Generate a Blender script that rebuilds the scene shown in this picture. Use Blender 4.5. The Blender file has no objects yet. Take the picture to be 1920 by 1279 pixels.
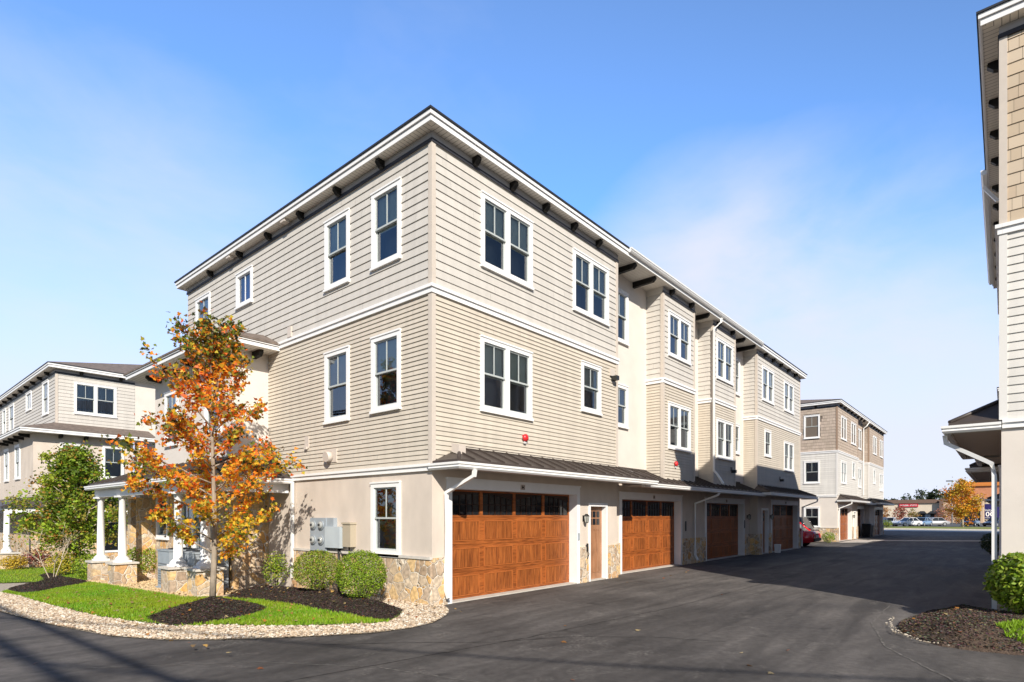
import bpy, math, random
from mathutils import Vector, Matrix, noise
R = math.radians
S = bpy.context.scene
COL = S.collection
rnd = random.Random(7)

# ------------------------------------------------------------------ helpers
def gz(x, y):                       # the ground falls gently towards the back of the lawn
    return -0.027 * min(max(y - 2, 0), 26)

class MB:
    """collects quads / boxes / tubes and links them as ONE mesh object"""
    def __init__(s, xf=None):
        s.v = []; s.f = []; s.c = []; s.xf = xf; s.smooth = set()
    def add(s, pts):
        i = len(s.v)
        for p in pts:
            s.v.append(tuple(s.xf(p)) if s.xf else tuple(p))
        return i
    def poly(s, pts, col=None):
        i = s.add(pts); s.f.append(tuple(range(i, i + len(pts))))
        if col is not None: s.c.append(col)
    def box(s, a, b, col=None):
        x0, y0, z0 = a; x1, y1, z1 = b
        i = s.add([(x0,y0,z0),(x1,y0,z0),(x1,y1,z0),(x0,y1,z0),(x0,y0,z1),(x1,y0,z1),(x1,y1,z1),(x0,y1,z1)])
        for q in ((0,3,2,1),(4,5,6,7),(0,1,5,4),(1,2,6,5),(2,3,7,6),(3,0,4,7)):
            s.f.append(tuple(i + k for k in q))
            if col is not None: s.c.append(col)
    def hexa(s, pts):
        i = s.add(pts)
        for q in ((0,3,2,1),(4,5,6,7),(0,1,5,4),(1,2,6,5),(2,3,7,6),(3,0,4,7)):
            s.f.append(tuple(i + k for k in q))
    def fbox(s, F, u0, u1, d0, d1, z0, z1):
        s.hexa([F(u0,d1,z0),F(u1,d1,z0),F(u1,d0,z0),F(u0,d0,z0),F(u0,d1,z1),F(u1,d1,z1),F(u1,d0,z1),F(u0,d0,z1)])
    def tube(s, path, rad, n=8, cap=True, square=False):
        rings = []
        path = [Vector(p) for p in path]
        if not isinstance(rad, (list, tuple)): rad = [rad] * len(path)
        for k, p in enumerate(path):
            if k == 0: t = path[1] - p
            elif k == len(path) - 1: t = p - path[k-1]
            else: t = (path[k+1] - p).normalized() + (p - path[k-1]).normalized()
            t.normalize()
            up = Vector((0,0,1)) if abs(t.z) < .9 else Vector((1,0,0))
            a = t.cross(up).normalized(); b = a.cross(t)
            ring = []
            for j in range(n):
                th = 2*math.pi*(j + (.5 if square else 0))/n
                ring.append(p + (a*math.cos(th) + b*math.sin(th)) * rad[k])
            rings.append(s.add(ring))
        for k in range(len(path)-1):
            for j in range(n):
                j2 = (j+1) % n
                if not square: s.smooth.add(len(s.f))
                s.f.append((rings[k]+j, rings[k]+j2, rings[k+1]+j2, rings[k+1]+j))
        if cap:
            s.f.append(tuple(rings[0]+j for j in reversed(range(n))))
            s.f.append(tuple(rings[-1]+j for j in range(n)))
    def lathe(s, cx, cy, prof, n=16):
        rings = [s.add([(cx + r*math.cos(2*math.pi*j/n), cy + r*math.sin(2*math.pi*j/n), z) for j in range(n)]) for r, z in prof]
        for k in range(len(prof)-1):
            for j in range(n):
                j2 = (j+1) % n
                s.smooth.add(len(s.f)); s.f.append((rings[k]+j, rings[k]+j2, rings[k+1]+j2, rings[k+1]+j))
        s.f.append(tuple(rings[-1]+j for j in range(n)))
    def build(s, name, m, parent=None, loc=None, recalc=False):
        if not s.v: return None
        me = bpy.data.meshes.new(name)
        me.from_pydata(s.v, [], s.f)
        if s.c and len(s.c) == len(s.f):
            at = me.attributes.new('tint', 'FLOAT_COLOR', 'FACE')
            flat = []
            for c in s.c: flat += [c[0], c[1], c[2], 1.0]
            at.data.foreach_set('color', flat)
        if s.smooth:
            for i in s.smooth: me.polygons[i].use_smooth = True
        me.materials.append(m)
        me.update()
        o = bpy.data.objects.new(name, me); COL.objects.link(o)
        if parent: o.parent = parent
        if loc: o.location = loc
        return o

def tag(o, label=None, cat=None, group=None, kind=None):
    if label: o['label'] = label
    if cat: o['category'] = cat
    if group: o['group'] = group
    if kind: o['kind'] = kind
    return o
def empty(name, loc, label, cat, group=None):
    o = bpy.data.objects.new(name, None); COL.objects.link(o); o.location = loc
    o.empty_display_size = .2
    return tag(o, label, cat, group)
def copy_tree(o, parent=None):
    c = o.copy(); COL.objects.link(c)
    if parent: c.parent = parent
    for ch in list(o.children): copy_tree(ch, c)
    return c

# ------------------------------------------------------------------ materials
def mat(name, col=(.5,.5,.5), rough=.6, spec=.4, metal=0, noise_amt=0, noise_scale=8, bump=0, bump_scale=60, coat=0, attr=False, stretch=None):
    m = bpy.data.materials.new(name); m.use_nodes = True
    nt = m.node_tree; N = nt.nodes; L = nt.links
    b = N['Principled BSDF']
    b.inputs['Base Color'].default_value = (*col, 1); b.inputs['Roughness'].default_value = rough
    b.inputs['Specular IOR Level'].default_value = spec; b.inputs['Metallic'].default_value = metal
    if coat: b.inputs['Coat Weight'].default_value = coat; b.inputs['Coat Roughness'].default_value = .05
    tc = N.new('ShaderNodeTexCoord'); vec = tc.outputs['Object']
    if stretch:
        mp = N.new('ShaderNodeMapping'); mp.inputs['Scale'].default_value = stretch
        L.new(vec, mp.inputs['Vector']); vec = mp.outputs['Vector']
    src = None
    if attr:
        a = N.new('ShaderNodeAttribute'); a.attribute_name = 'tint'; src = a.outputs['Color']
    if noise_amt:
        n = N.new('ShaderNodeTexNoise'); n.inputs['Scale'].default_value = noise_scale; n.inputs['Detail'].default_value = 6
        L.new(vec, n.inputs['Vector'])
        r = N.new('ShaderNodeMapRange'); r.inputs['From Min'].default_value = .3; r.inputs['From Max'].default_value = .7
        r.inputs['To Min'].default_value = 1-noise_amt; r.inputs['To Max'].default_value = 1+noise_amt
        L.new(n.outputs['Fac'], r.inputs['Value'])
        mx = N.new('ShaderNodeVectorMath'); mx.operation = 'SCALE'
        if src: L.new(src, mx.inputs[0])
        else: mx.inputs[0].default_value = col
        L.new(r.outputs['Result'], mx.inputs['Scale']); src = mx.outputs['Vector']
    if src: L.new(src, b.inputs['Base Color'])
    if bump:
        n2 = N.new('ShaderNodeTexNoise'); n2.inputs['Scale'].default_value = bump_scale; n2.inputs['Detail'].default_value = 5
        L.new(vec, n2.inputs['Vector'])
        bp = N.new('ShaderNodeBump'); bp.inputs['Strength'].default_value = bump; bp.inputs['Distance'].default_value = .01
        L.new(n2.outputs['Fac'], bp.inputs['Height']); L.new(bp.outputs['Normal'], b.inputs['Normal'])
    return m

def ramp(N, L, fac, stops):
    r = N.new('ShaderNodeValToRGB'); e = r.color_ramp.elements
    while len(e) < len(stops): e.new(.5)
    for k, (p, c) in enumerate(stops):
        e[k].position = p; e[k].color = (*c, 1)
    L.new(fac, r.inputs['Fac']); return r.outputs['Color']

def stone_mat(name, cols, scale=3.4, mortar=(.66,.58,.48), mw=.05):
    m = bpy.data.materials.new(name); m.use_nodes = True
    N = m.node_tree.nodes; L = m.node_tree.links; b = N['Principled BSDF']
    tc = N.new('ShaderNodeTexCoord')
    wn = N.new('ShaderNodeTexNoise'); wn.inputs['Scale'].default_value = 3.0; wn.inputs['Detail'].default_value = 3
    L.new(tc.outputs['Object'], wn.inputs['Vector'])
    ad = N.new('ShaderNodeVectorMath'); ad.operation = 'MULTIPLY_ADD'
    ad.inputs[1].default_value = (.22,.22,.22)
    L.new(wn.outputs['Color'], ad.inputs[0]); L.new(tc.outputs['Object'], ad.inputs[2])
    v = N.new('ShaderNodeTexVoronoi'); v.inputs['Scale'].default_value = scale; v.inputs['Randomness'].default_value = .95
    L.new(ad.outputs[0], v.inputs['Vector'])
    ve = N.new('ShaderNodeTexVoronoi'); ve.feature = 'DISTANCE_TO_EDGE'; ve.inputs['Scale'].default_value = scale; ve.inputs['Randomness'].default_value = .95
    L.new(ad.outputs[0], ve.inputs['Vector'])
    sp = N.new('ShaderNodeSeparateColor'); L.new(v.outputs['Color'], sp.inputs['Color'])
    k = len(cols); c = ramp(N, L, sp.outputs['Red'], [(i/(k-1), q) for i, q in enumerate(cols)])
    n = N.new('ShaderNodeTexNoise'); n.inputs['Scale'].default_value = 14; n.inputs['Detail'].default_value = 8
    L.new(tc.outputs['Object'], n.inputs['Vector'])
    r = N.new('ShaderNodeMapRange'); r.inputs['From Min'].default_value = .3; r.inputs['From Max'].default_value = .7
    r.inputs['To Min'].default_value = .68; r.inputs['To Max'].default_value = 1.3
    L.new(n.outputs['Fac'], r.inputs['Value'])
    sc = N.new('ShaderNodeVectorMath'); sc.operation = 'SCALE'; L.new(c, sc.inputs[0]); L.new(r.outputs['Result'], sc.inputs['Scale'])
    e = N.new('ShaderNodeMapRange'); e.inputs['From Min'].default_value = mw*.45; e.inputs['From Max'].default_value = mw
    L.new(ve.outputs['Distance'], e.inputs['Value'])
    mx = N.new('ShaderNodeMix'); mx.data_type = 'RGBA'; mx.inputs['A'].default_value = (*mortar, 1)
    L.new(e.outputs['Result'], mx.inputs['Factor']); L.new(sc.outputs['Vector'], mx.inputs['B'])
    L.new(mx.outputs['Result'], b.inputs['Base Color'])
    b.inputs['Roughness'].default_value = .85
    h = N.new('ShaderNodeMath'); h.operation = 'MULTIPLY_ADD'; h.inputs[1].default_value = .5
    L.new(n.outputs['Fac'], h.inputs[0]); L.new(e.outputs['Result'], h.inputs[2])
    bp = N.new('ShaderNodeBump'); bp.inputs['Strength'].default_value = .8; bp.inputs['Distance'].default_value = .03
    L.new(h.outputs[0], bp.inputs['Height']); L.new(bp.outputs['Normal'], b.inputs['Normal'])
    return m

def wood_mat(name, axis, dark=(.145,.036,.008), light=(.41,.122,.028)):
    m = bpy.data.materials.new(name); m.use_nodes = True
    N = m.node_tree.nodes; L = m.node_tree.links; b = N['Principled BSDF']
    tc = N.new('ShaderNodeTexCoord'); mp = N.new('ShaderNodeMapping')
    mp.inputs['Scale'].default_value = (2.0,2.0,26) if axis == 'x' else (26,26,1.8)
    L.new(tc.outputs['Object'], mp.inputs['Vector'])
    n = N.new('ShaderNodeTexNoise'); n.inputs['Scale'].default_value = 1.0; n.inputs['Detail'].default_value = 8; n.inputs['Distortion'].default_value = 1.2
    L.new(mp.outputs['Vector'], n.inputs['Vector'])
    c = ramp(N, L, n.outputs['Fac'], [(.3, dark), (.5, tuple((a+q)/2 for a, q in zip(dark, light))), (.72, light)])
    n2 = N.new('ShaderNodeTexNoise'); n2.inputs['Scale'].default_value = 2.3
    L.new(tc.outputs['Object'], n2.inputs['Vector'])
    r = N.new('ShaderNodeMapRange'); r.inputs['From Min'].default_value = .3; r.inputs['From Max'].default_value = .7
    r.inputs['To Min'].default_value = .82; r.inputs['To Max'].default_value = 1.15
    L.new(n2.outputs['Fac'], r.inputs['Value'])
    sc = N.new('ShaderNodeVectorMath'); sc.operation = 'SCALE'; L.new(c, sc.inputs[0]); L.new(r.outputs['Result'], sc.inputs['Scale'])
    L.new(sc.outputs['Vector'], b.inputs['Base Color'])
    b.inputs['Roughness'].default_value = .42; b.inputs['Specular IOR Level'].default_value = .4
    bp = N.new('ShaderNodeBump'); bp.inputs['Strength'].default_value = .25; bp.inputs['Distance'].default_value = .004
    L.new(n.outputs['Fac'], bp.inputs['Height']); L.new(bp.outputs['Normal'], b.inputs['Normal'])
    return m

def glass_mat(name, tint=(.80,.88,.87), refl=1.0):
    m = bpy.data.materials.new(name); m.use_nodes = True
    N = m.node_tree.nodes; L = m.node_tree.links; N.clear()
    out = N.new('ShaderNodeOutputMaterial'); mix = N.new('ShaderNodeMixShader')
    tr = N.new('ShaderNodeBsdfTransparent'); tr.inputs['Color'].default_value = (*tint, 1)
    gl = N.new('ShaderNodeBsdfGlossy'); gl.inputs['Roughness'].default_value = .02; gl.inputs['Color'].default_value = (.9*refl,.95*refl,1*refl,1)
    fr = N.new('ShaderNodeFresnel'); fr.inputs['IOR'].default_value = 2.05
    L.new(fr.outputs[0], mix.inputs[0]); L.new(tr.outputs[0], mix.inputs[1]); L.new(gl.outputs[0], mix.inputs[2])
    L.new(mix.outputs[0], out.inputs['Surface'])
    return m

def asphalt_mat():
    m = bpy.data.materials.new('asphalt'); m.use_nodes = True
    N = m.node_tree.nodes; L = m.node_tree.links; b = N['Principled BSDF']
    tc = N.new('ShaderNodeTexCoord')
    def nz(scale, det=5, st=None, dist=0):
        n = N.new('ShaderNodeTexNoise'); n.inputs['Scale'].default_value = scale; n.inputs['Detail'].default_value = det; n.inputs['Distortion'].default_value = dist
        v = tc.outputs['Object']
        if st:
            mp = N.new('ShaderNodeMapping'); mp.inputs['Scale'].default_value = st[:3]
            if len(st) > 3: mp.inputs['Rotation'].default_value = (0,0,st[3])
            L.new(v, mp.inputs['Vector']); v = mp.outputs['Vector']
        L.new(v, n.inputs['Vector']); return n.outputs['Fac']
    big = nz(.35, 6, None, .5); streak = nz(1.0, 7, (.35,2.4,1,R(-18)), .8); fine = nz(190, 3); mid = nz(9, 6)
    def mr(f, a, q, lo=.3, hi=.7):
        r = N.new('ShaderNodeMapRange'); r.inputs['From Min'].default_value = lo; r.inputs['From Max'].default_value = hi
        r.inputs['To Min'].default_value = a; r.inputs['To Max'].default_value = q; L.new(f, r.inputs['Value']); return r.outputs['Result']
    def mul(a, q):
        k = N.new('ShaderNodeMath'); k.operation = 'MULTIPLY'; L.new(a, k.inputs[0]); L.new(q, k.inputs[1]); return k.outputs[0]
    val = mul(mul(mr(big, .62, 1.5), mr(streak, .70, 1.42)), mul(mr(fine, .55, 1.5), mr(mid, .84, 1.2)))
    spot = mr(nz(1.7, 3, None, .3), 1.0, .62, .66, .74); val = mul(val, spot)
    col = N.new('ShaderNodeVectorMath'); col.operation = 'SCALE'; col.inputs[0].default_value = (.071,.064,.059)
    L.new(val, col.inputs['Scale'])
    # pale dusty scuffs
    sc = nz(1.1, 9, (1.0,1.7,1,R(35)), 1.4); scf = mr(sc, 0, .75, .58, .76)
    scf2 = mul(scf, mr(nz(24, 4), 0, 1, .42, .62))
    mx = N.new('ShaderNodeMix'); mx.data_type = 'RGBA'; mx.inputs['B'].default_value = (.22,.20,.18,1)
    L.new(scf2, mx.inputs['Factor']); L.new(col.outputs['Vector'], mx.inputs['A'])
    L.new(mx.outputs['Result'], b.inputs['Base Color'])
    L.new(mr(big, .78, .92), b.inputs['Roughness']); b.inputs['Specular IOR Level'].default_value = .28
    bp = N.new('ShaderNodeBump'); bp.inputs['Strength'].default_value = .5; bp.inputs['Distance'].default_value = .006
    L.new(fine, bp.inputs['Height']); L.new(bp.outputs['Normal'], b.inputs['Normal'])
    return m

def shingle_mat(name, a, q, course=.14):
    m = bpy.data.materials.new(name); m.use_nodes = True
    N = m.node_tree.nodes; L = m.node_tree.links; b = N['Principled BSDF']
    tc = N.new('ShaderNodeTexCoord')
    br = N.new('ShaderNodeTexNoise'); br.inputs['Scale'].default_value = 6; br.inputs['Detail'].default_value = 6
    L.new(tc.outputs['Object'], br.inputs['Vector'])
    c = ramp(N, L, br.outputs['Fac'], [(.32, a), (.68, q)])
    L.new(c, b.inputs['Base Color']); b.inputs['Roughness'].default_value = .92
    return m

def shake_mat(name, cols):
    """wall shingles: every shingle a little different"""
    m = bpy.data.materials.new(name); m.use_nodes = True
    N = m.node_tree.nodes; L = m.node_tree.links; b = N['Principled BSDF']
    a = N.new('ShaderNodeAttribute'); a.attribute_name = 'tint'
    L.new(a.outputs['Color'], b.inputs['Base Color']); b.inputs['Roughness'].default_value = .75
    return m

M = {}
def siding_mat(name, col):
    m = mat(name, col, .6, .3, bump=.12, bump_scale=90, stretch=(1,1,6)); N = m.node_tree.nodes; L = m.node_tree.links; b = N['Principled BSDF']
    at = N.new('ShaderNodeAttribute'); at.attribute_name = 'tint'; tc = N.new('ShaderNodeTexCoord')
    mp = N.new('ShaderNodeMapping'); mp.inputs['Scale'].default_value = (3.2,3.2,.22); L.new(tc.outputs['Object'], mp.inputs['Vector'])
    n = N.new('ShaderNodeTexNoise'); n.inputs['Scale'].default_value = 1.6; n.inputs['Detail'].default_value = 7; L.new(mp.outputs['Vector'], n.inputs['Vector'])
    r = N.new('ShaderNodeMapRange'); r.inputs['From Min'].default_value = .3; r.inputs['From Max'].default_value = .7; r.inputs['To Min'].default_value = .925; r.inputs['To Max'].default_value = 1.05; L.new(n.outputs['Fac'], r.inputs['Value'])
    k = N.new('ShaderNodeVectorMath'); k.operation = 'SCALE'; k.inputs[0].default_value = col; L.new(r.outputs['Result'], k.inputs['Scale'])
    k2 = N.new('ShaderNodeVectorMath'); k2.operation = 'MULTIPLY'; L.new(k.outputs['Vector'], k2.inputs[0]); L.new(at.outputs['Color'], k2.inputs[1])
    L.new(k2.outputs['Vector'], b.inputs['Base Color']); return m
M['lap_top'] = siding_mat('siding_light', (.545,.512,.468))
M['lap_mid'] = siding_mat('siding_tan', (.545,.487,.408))
M['lap_white'] = siding_mat('siding_white', (.64,.615,.575))
M['corner_tan'] = mat('corner_board', (.55,.485,.42), .6, .3, noise_amt=.03)
M['corner_white'] = mat('corner_white', (.68,.66,.63), .6, .3)
M['stucco'] = mat('stucco', (.595,.515,.442), .85, .2, noise_amt=.085, noise_scale=2.2, stretch=(1,1,.55), bump=.35, bump_scale=160)
M['stucco_pale'] = mat('stucco_pale', (.67,.61,.55), .85, .2, noise_amt=.05, noise_scale=1.6, bump=.35, bump_scale=160)
M['trim'] = mat('white_trim', (.80,.79,.78), .45, .4, noise_amt=.03, noise_scale=5)
M['soffit'] = mat('soffit', (.62,.585,.53), .6, .3)
M['frieze'] = mat('frieze', (.36,.35,.36), .6, .3)  # trim greyed to carry the shade under the eave
M['shadow_line'] = mat('shadow_line', (.035,.036,.045), .5, .3)  # dark colour stands in for the shadow line below the frieze
M['bracket'] = mat('bracket_black', (.009,.008,.007), .55, .3)
M['roof_edge'] = mat('roof_edge', (.028,.030,.036), .5, .4)
M['shingles'] = shingle_mat('roof_shingles', (.11,.085,.07), (.20,.155,.13))
M['metal_roof'] = mat('standing_seam_metal', (.060,.047,.041), .45, .4, metal=.0, noise_amt=.15, noise_scale=3)
M['gutter'] = mat('gutter_white', (.78,.77,.75), .35, .5)
M['sash'] = mat('window_sash', (.44,.47,.46), .45, .4)
M['sash_white'] = mat('window_sash_white', (.70,.71,.71), .45, .4)
M['glass'] = glass_mat('window_glass', (.90,.95,.93))
M['dark_glass'] = glass_mat('door_glass', (.25,.26,.27))
M['blind'] = mat('blind', (.80,.84,.80), .7, .2)
M['curtain'] = mat('curtain', (.30,.37,.47), .8, .2, noise_amt=.5, noise_scale=1, stretch=(18,18,.3))
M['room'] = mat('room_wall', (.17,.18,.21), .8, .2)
M['blue_reflect'] = mat('blue_reflection', (.05,.30,.95), .7, .2, noise_amt=.2, noise_scale=4)  # strong blue painted in place of the small pane's reflection
M['wood_h'] = wood_mat('wood_rail', 'x')
M['wood_v'] = wood_mat('wood_panel', 'z', (.115,.028,.007), (.42,.130,.030))
M['wood_door'] = wood_mat('wood_entry_door', 'z', (.27,.13,.065), (.40,.205,.11))
M['wood_line'] = mat('wood_highlight', (.39,.115,.028), .4, .4)
M['stone'] = stone_mat('stone_veneer', [(.52,.27,.08), (.46,.37,.28), (.68,.46,.21), (.36,.26,.18), (.60,.50,.38), (.64,.36,.11), (.50,.41,.31)], 4.4)
M['stone_cap'] = mat('stone_cap', (.56,.52,.47), .8, .2, noise_amt=.1)
M['concrete'] = mat('concrete', (.50,.46,.41), .85, .2, noise_amt=.12, noise_scale=6, bump=.2)
M['asphalt'] = asphalt_mat()
M['black_metal'] = mat('black_metal', (.02,.02,.02), .4, .5)
M['grey_metal'] = mat('grey_metal', (.30,.335,.37), .45, .5, noise_amt=.08, noise_scale=4)
M['tan_box'] = mat('tan_box', (.42,.36,.27), .5, .4)
M['vent'] = mat('vent_beige', (.56,.49,.43), .5, .4)
M['red'] = mat('alarm_red', (.62,.02,.025), .35, .5)
M['bark'] = mat('bark', (.30,.245,.19), .9, .2, noise_amt=.3, noise_scale=18, bump=.6, bump_scale=40, stretch=(1,1,.25))
M['bark_pale'] = mat('bark_pale', (.46,.38,.29), .9, .2, noise_amt=.25, noise_scale=18)
M['bark_dark'] = mat('bark_dark', (.12,.085,.06), .9, .2, noise_amt=.25, noise_scale=18)

def leaf_mat(name, trans=.35):
    m = bpy.data.materials.new(name); m.use_nodes = True
    N = m.node_tree.nodes; L = m.node_tree.links; N.clear()
    out = N.new('ShaderNodeOutputMaterial'); a = N.new('ShaderNodeAttribute'); a.attribute_name = 'tint'
    b = N.new('ShaderNodeBsdfPrincipled'); b.inputs['Roughness'].default_value = .5; b.inputs['Specular IOR Level'].default_value = .35
    t = N.new('ShaderNodeBsdfTranslucent'); mx = N.new('ShaderNodeMixShader'); mx.inputs[0].default_value = trans
    L.new(a.outputs['Color'], b.inputs['Base Color']); L.new(a.outputs['Color'], t.inputs['Color'])
    L.new(b.outputs[0], mx.inputs[1]); L.new(t.outputs[0], mx.inputs[2]); L.new(mx.outputs[0], out.inputs['Surface'])
    return m
M['leaf'] = leaf_mat('leaves')
M['grass'] = leaf_mat('grass_blades', .3)
M['mulch'] = mat('mulch', (.042,.031,.025), .95, .1, noise_amt=.6, noise_scale=90, bump=.7, bump_scale=110)
M['mulch_brown'] = mat('mulch_brown', (.085,.060,.045), .95, .15, noise_amt=.6, noise_scale=55, bump=1.0, bump_scale=70)
M['tint'] = mat('tinted_bits', rough=.85, spec=.2, attr=True)
M['soil'] = mat('lawn_soil', (.13,.19,.03), .95, .1, noise_amt=.35, noise_scale=5)
M['gravel_base'] = mat('gravel_base', (.42,.36,.29), .95, .1, noise_amt=.4, noise_scale=30)
M['far_ground'] = mat('far_ground', (.20,.20,.10), .95, .1, noise_amt=.3, noise_scale=.4)

def FR(ox, oy, ux, uy):
    """wall frame: u along the wall, d outward, z up"""
    nx, ny = uy, -ux
    return lambda u, d, z: (ox + ux*u + nx*d, oy + uy*u + ny*d, z)

# ------------------------------------------------------------------ wall surfaces
def lap(mb, F, u0, u1, z0, z1, course, holes=(), butt=.024, top=.004, phase=0):
    """clapboards: tilted board faces with a real butt under each, cut round the window holes"""
    z = z0
    k = 0
    rl = random.Random(int((u1-u0)*977 + z0*131 + course*7919))
    joints = [[u0-9, u1+9]]
    while z < z1 - 1e-4:
        za, zb = z, min(z + course, z1)
        js = []; q = u0 - rl.random()*3.6
        while q < u1: js.append((q, q+3.66, rl.uniform(.955, 1.04))); q += 3.66
        cuts = sorted({za, zb} | {h[2] for h in holes if za < h[2] < zb} | {h[3] for h in holes if za < h[3] < zb})
        for a, b in zip(cuts, cuts[1:]):
            spans = [(u0, u1)]
            for h in holes:
                if h[2] < b - 1e-5 and h[3] > a + 1e-5:
                    ns = []
                    for s, e in spans:
                        if h[1] <= s or h[0] >= e: ns.append((s, e)); continue
                        if h[0] > s: ns.append((s, h[0]))
                        if h[1] < e: ns.append((h[1], e))
                    spans = ns
            da = butt + (top - butt) * (a - za) / course; db = butt + (top - butt) * (b - za) / course
            for s0, e0 in spans:
                for j0, j1, t in js:
                    s, e = max(s0, j0), min(e0, j1-.003)
                    if e - s < .004: continue
                    mb.poly([F(s,da,a), F(e,da,a), F(e,db,b), F(s,db,b)], (t,t,t))
                    if a == za: mb.poly([F(s,top-.016,a), F(e,top-.016,a), F(e,da,a), F(s,da,a)], (t,t,t))
        z = zb; k += 1

def shakes(mb, F, u0, u1, z0, z1, course, holes, cols, rr, gap=.004):
    z = z0; row = 0
    while z < z1 - 1e-4:
        zb = min(z + course, z1); u = u0 - rr.random()*.15
        mb.poly([F(u0,0,z), F(u1,0,z), F(u1,0,zb), F(u0,0,zb)], tuple(c*.35 for c in cols[0]))
        while u < u1:
            w = rr.choice((.13,.16,.2,.24)); a, b = max(u, u0), min(u + w - gap, u1)
            if b > a + .02 and not any(h[0] < b and h[1] > a and h[2] < zb and h[3] > z for h in holes):
                c = rr.choice(cols); f = rr.uniform(.9, 1.1); c = tuple(x*f for x in c)
                mb.poly([F(a,.024,z), F(b,.024,z), F(b,.008,zb), F(a,.008,zb)], c)
                mb.poly([F(a,-.002,z), F(b,-.002,z), F(b,.024,z), F(a,.024,z)], c)
            u += w
        z = zb; row += 1

def flat(mb, F, u0, u1, z0, z1, holes=(), d=0):
    us = sorted({u0, u1} | {min(max(h[0],u0),u1) for h in holes} | {min(max(h[1],u0),u1) for h in holes})
    zs = sorted({z0, z1} | {min(max(h[2],z0),z1) for h in holes} | {min(max(h[3],z0),z1) for h in holes})
    for a, b in zip(us, us[1:]):
        for c, e in zip(zs, zs[1:]):
            um, zm = (a+b)/2, (c+e)/2
            if any(h[0] < um < h[1] and h[2] < zm < h[3] for h in holes): continue
            mb.poly([F(a,d,c), F(b,d,c), F(b,d,e), F(a,d,e)])

def ring(mb, F, u0, u1, z0, z1, w, d0, d1, wb=None):
    wb = wb or w
    mb.fbox(F, u0, u0+w, d0, d1, z0, z1); mb.fbox(F, u1-w, u1, d0, d1, z0, z1)
    mb.fbox(F, u0+w, u1-w, d0, d1, z1-w, z1); mb.fbox(F, u0+w, u1-w, d0, d1, z0, z0+wb)

def hole_of(w):
    return (w[0]+.07, w[1]-.07, w[2]+.07, w[3]-.07)

def window(root, xf, F, u0, u1, z0, z1, kind='single', inner='blind', rr=rnd, detail=True, depth=.3, split=.5):
    """one window: white casing (mesh) > sashes, glass, blind, room behind"""
    T = .10
    mb = MB(xf)
    D = .045
    ring(mb, F, u0, u1, z0, z1, T, -.02, D)
    mb.fbox(F, u0-.015, u1+.015, -.02, D+.03, z0-.035, z0+.02)      # sill nosing
    mb.fbox(F, u0-.01, u1+.01, -.02, D+.018, z1-.012, z1+.02)        # head cap
    if kind == 'double':
        c = (u0+u1)/2; bays = [(u0+T, c-.065), (c+.065, u1-T)]
        mb.fbox(F, c-.065, c+.065, -.02, D-.004, z0+T, z1-T)
    else: bays = [(u0+T, u1-T)]
    fr = mb.build('window', M['trim'], root)
    sm, gm, bm, rm, cm = MB(xf), MB(xf), MB(xf), MB(xf), MB(xf)
    a0, a1 = z0+T, z1-T; zm = a0 + (a1-a0)*split
    for (b0, b1) in bays:
        if kind == 'fixed':
            ring(sm, F, b0, b1, a0, a1, .025, -.03, .012)
            sm.fbox(F, (b0+b1)/2-.011, (b0+b1)/2+.011, -.02, .004, a0+.025, a1-.025)
            gm.poly([F(b0,-.012,a0), F(b1,-.012,a0), F(b1,-.012,a1), F(b0,-.012,a1)])
        else:
            s = .032
            ring(sm, F, b0, b1, zm, a1, s, -.02, .012)                # upper sash, outer plane
            ring(sm, F, b0, b1, a0, zm+.03, s, -.055, -.022)          # lower sash, set back
            sm.fbox(F, b0+.002, b1-.002, -.02, .02, zm-.004, zm+.034)
            sm.fbox(F, (b0+b1)/2-.011, (b0+b1)/2+.011, -.012, .006, zm+s, a1-s)
            gm.poly([F(b0+s,-.006,zm+s), F(b1-s,-.006,zm+s), F(b1-s,-.006,a1-s), F(b0+s,-.006,a1-s)])
            gm.poly([F(b0+s,-.04,a0+s), F(b1-s,-.04,a0+s), F(b1-s,-.04,zm), F(b0+s,-.04,zm)])
        e = .06
        # room behind the pane: back, sides, floor and ceiling of the reveal
        rm.poly([F(b0-e,-depth,a0-e), F(b1+e,-depth,a0-e), F(b1+e,-depth,a1+e), F(b0-e,-depth,a1+e)])
        for (p, q) in ((b0-.004, b0-e), (b1+.004, b1+e)):
            rm.poly([F(p,-.005,a0), F(p,-.005,a1), F(q,-depth,a1+e), F(q,-depth,a0-e)])
        rm.poly([F(b0,-.005,a0-.003), F(b1,-.005,a0-.003), F(b1+e,-depth,a0-e), F(b0-e,-depth,a0-e)])
        rm.poly([F(b0,-.005,a1+.003), F(b1,-.005,a1+.003), F(b1+e,-depth,a1+e), F(b0-e,-depth,a1+e)])
        if inner in ('blind', 'half'):
            low = zm + rr.uniform(-.04, .05)
            z = a1
            while z > low:                                            # slatted blind drawn half way
                bm.poly([F(b0-.01,-.055,z), F(b1+.01,-.055,z), F(b1+.01,-.068,z-.05), F(b0-.01,-.068,z-.05)])
                z -= .05
        elif inner in ('curtain', 'blue'):
            n = 12
            for k in range(n):
                p, q = b0-.02+(b1-b0+.04)*k/n, b0-.02+(b1-b0+.04)*(k+1)/n
                d1, d2 = -.11-.03*(k % 2), -.11-.03*((k+1) % 2)
                bm.poly([F(p,d1,a0), F(q,d2,a0), F(q,d2,a1), F(p,d1,a1)])
    sm.build('sash', M['sash'] if kind != 'fixed' else M['sash_white'], fr)
    gm.build('glass', M['glass'], fr)
    rm.build('room_lining', M['room'], fr)
    if bm.v: bm.build('blind' if inner in ('blind','half') else 'curtain', {'curtain': M['curtain'], 'blue': M['blue_reflect']}.get(inner, M['blind']), fr)  # the blue fill paints the reflection in the glass
    return fr

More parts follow.
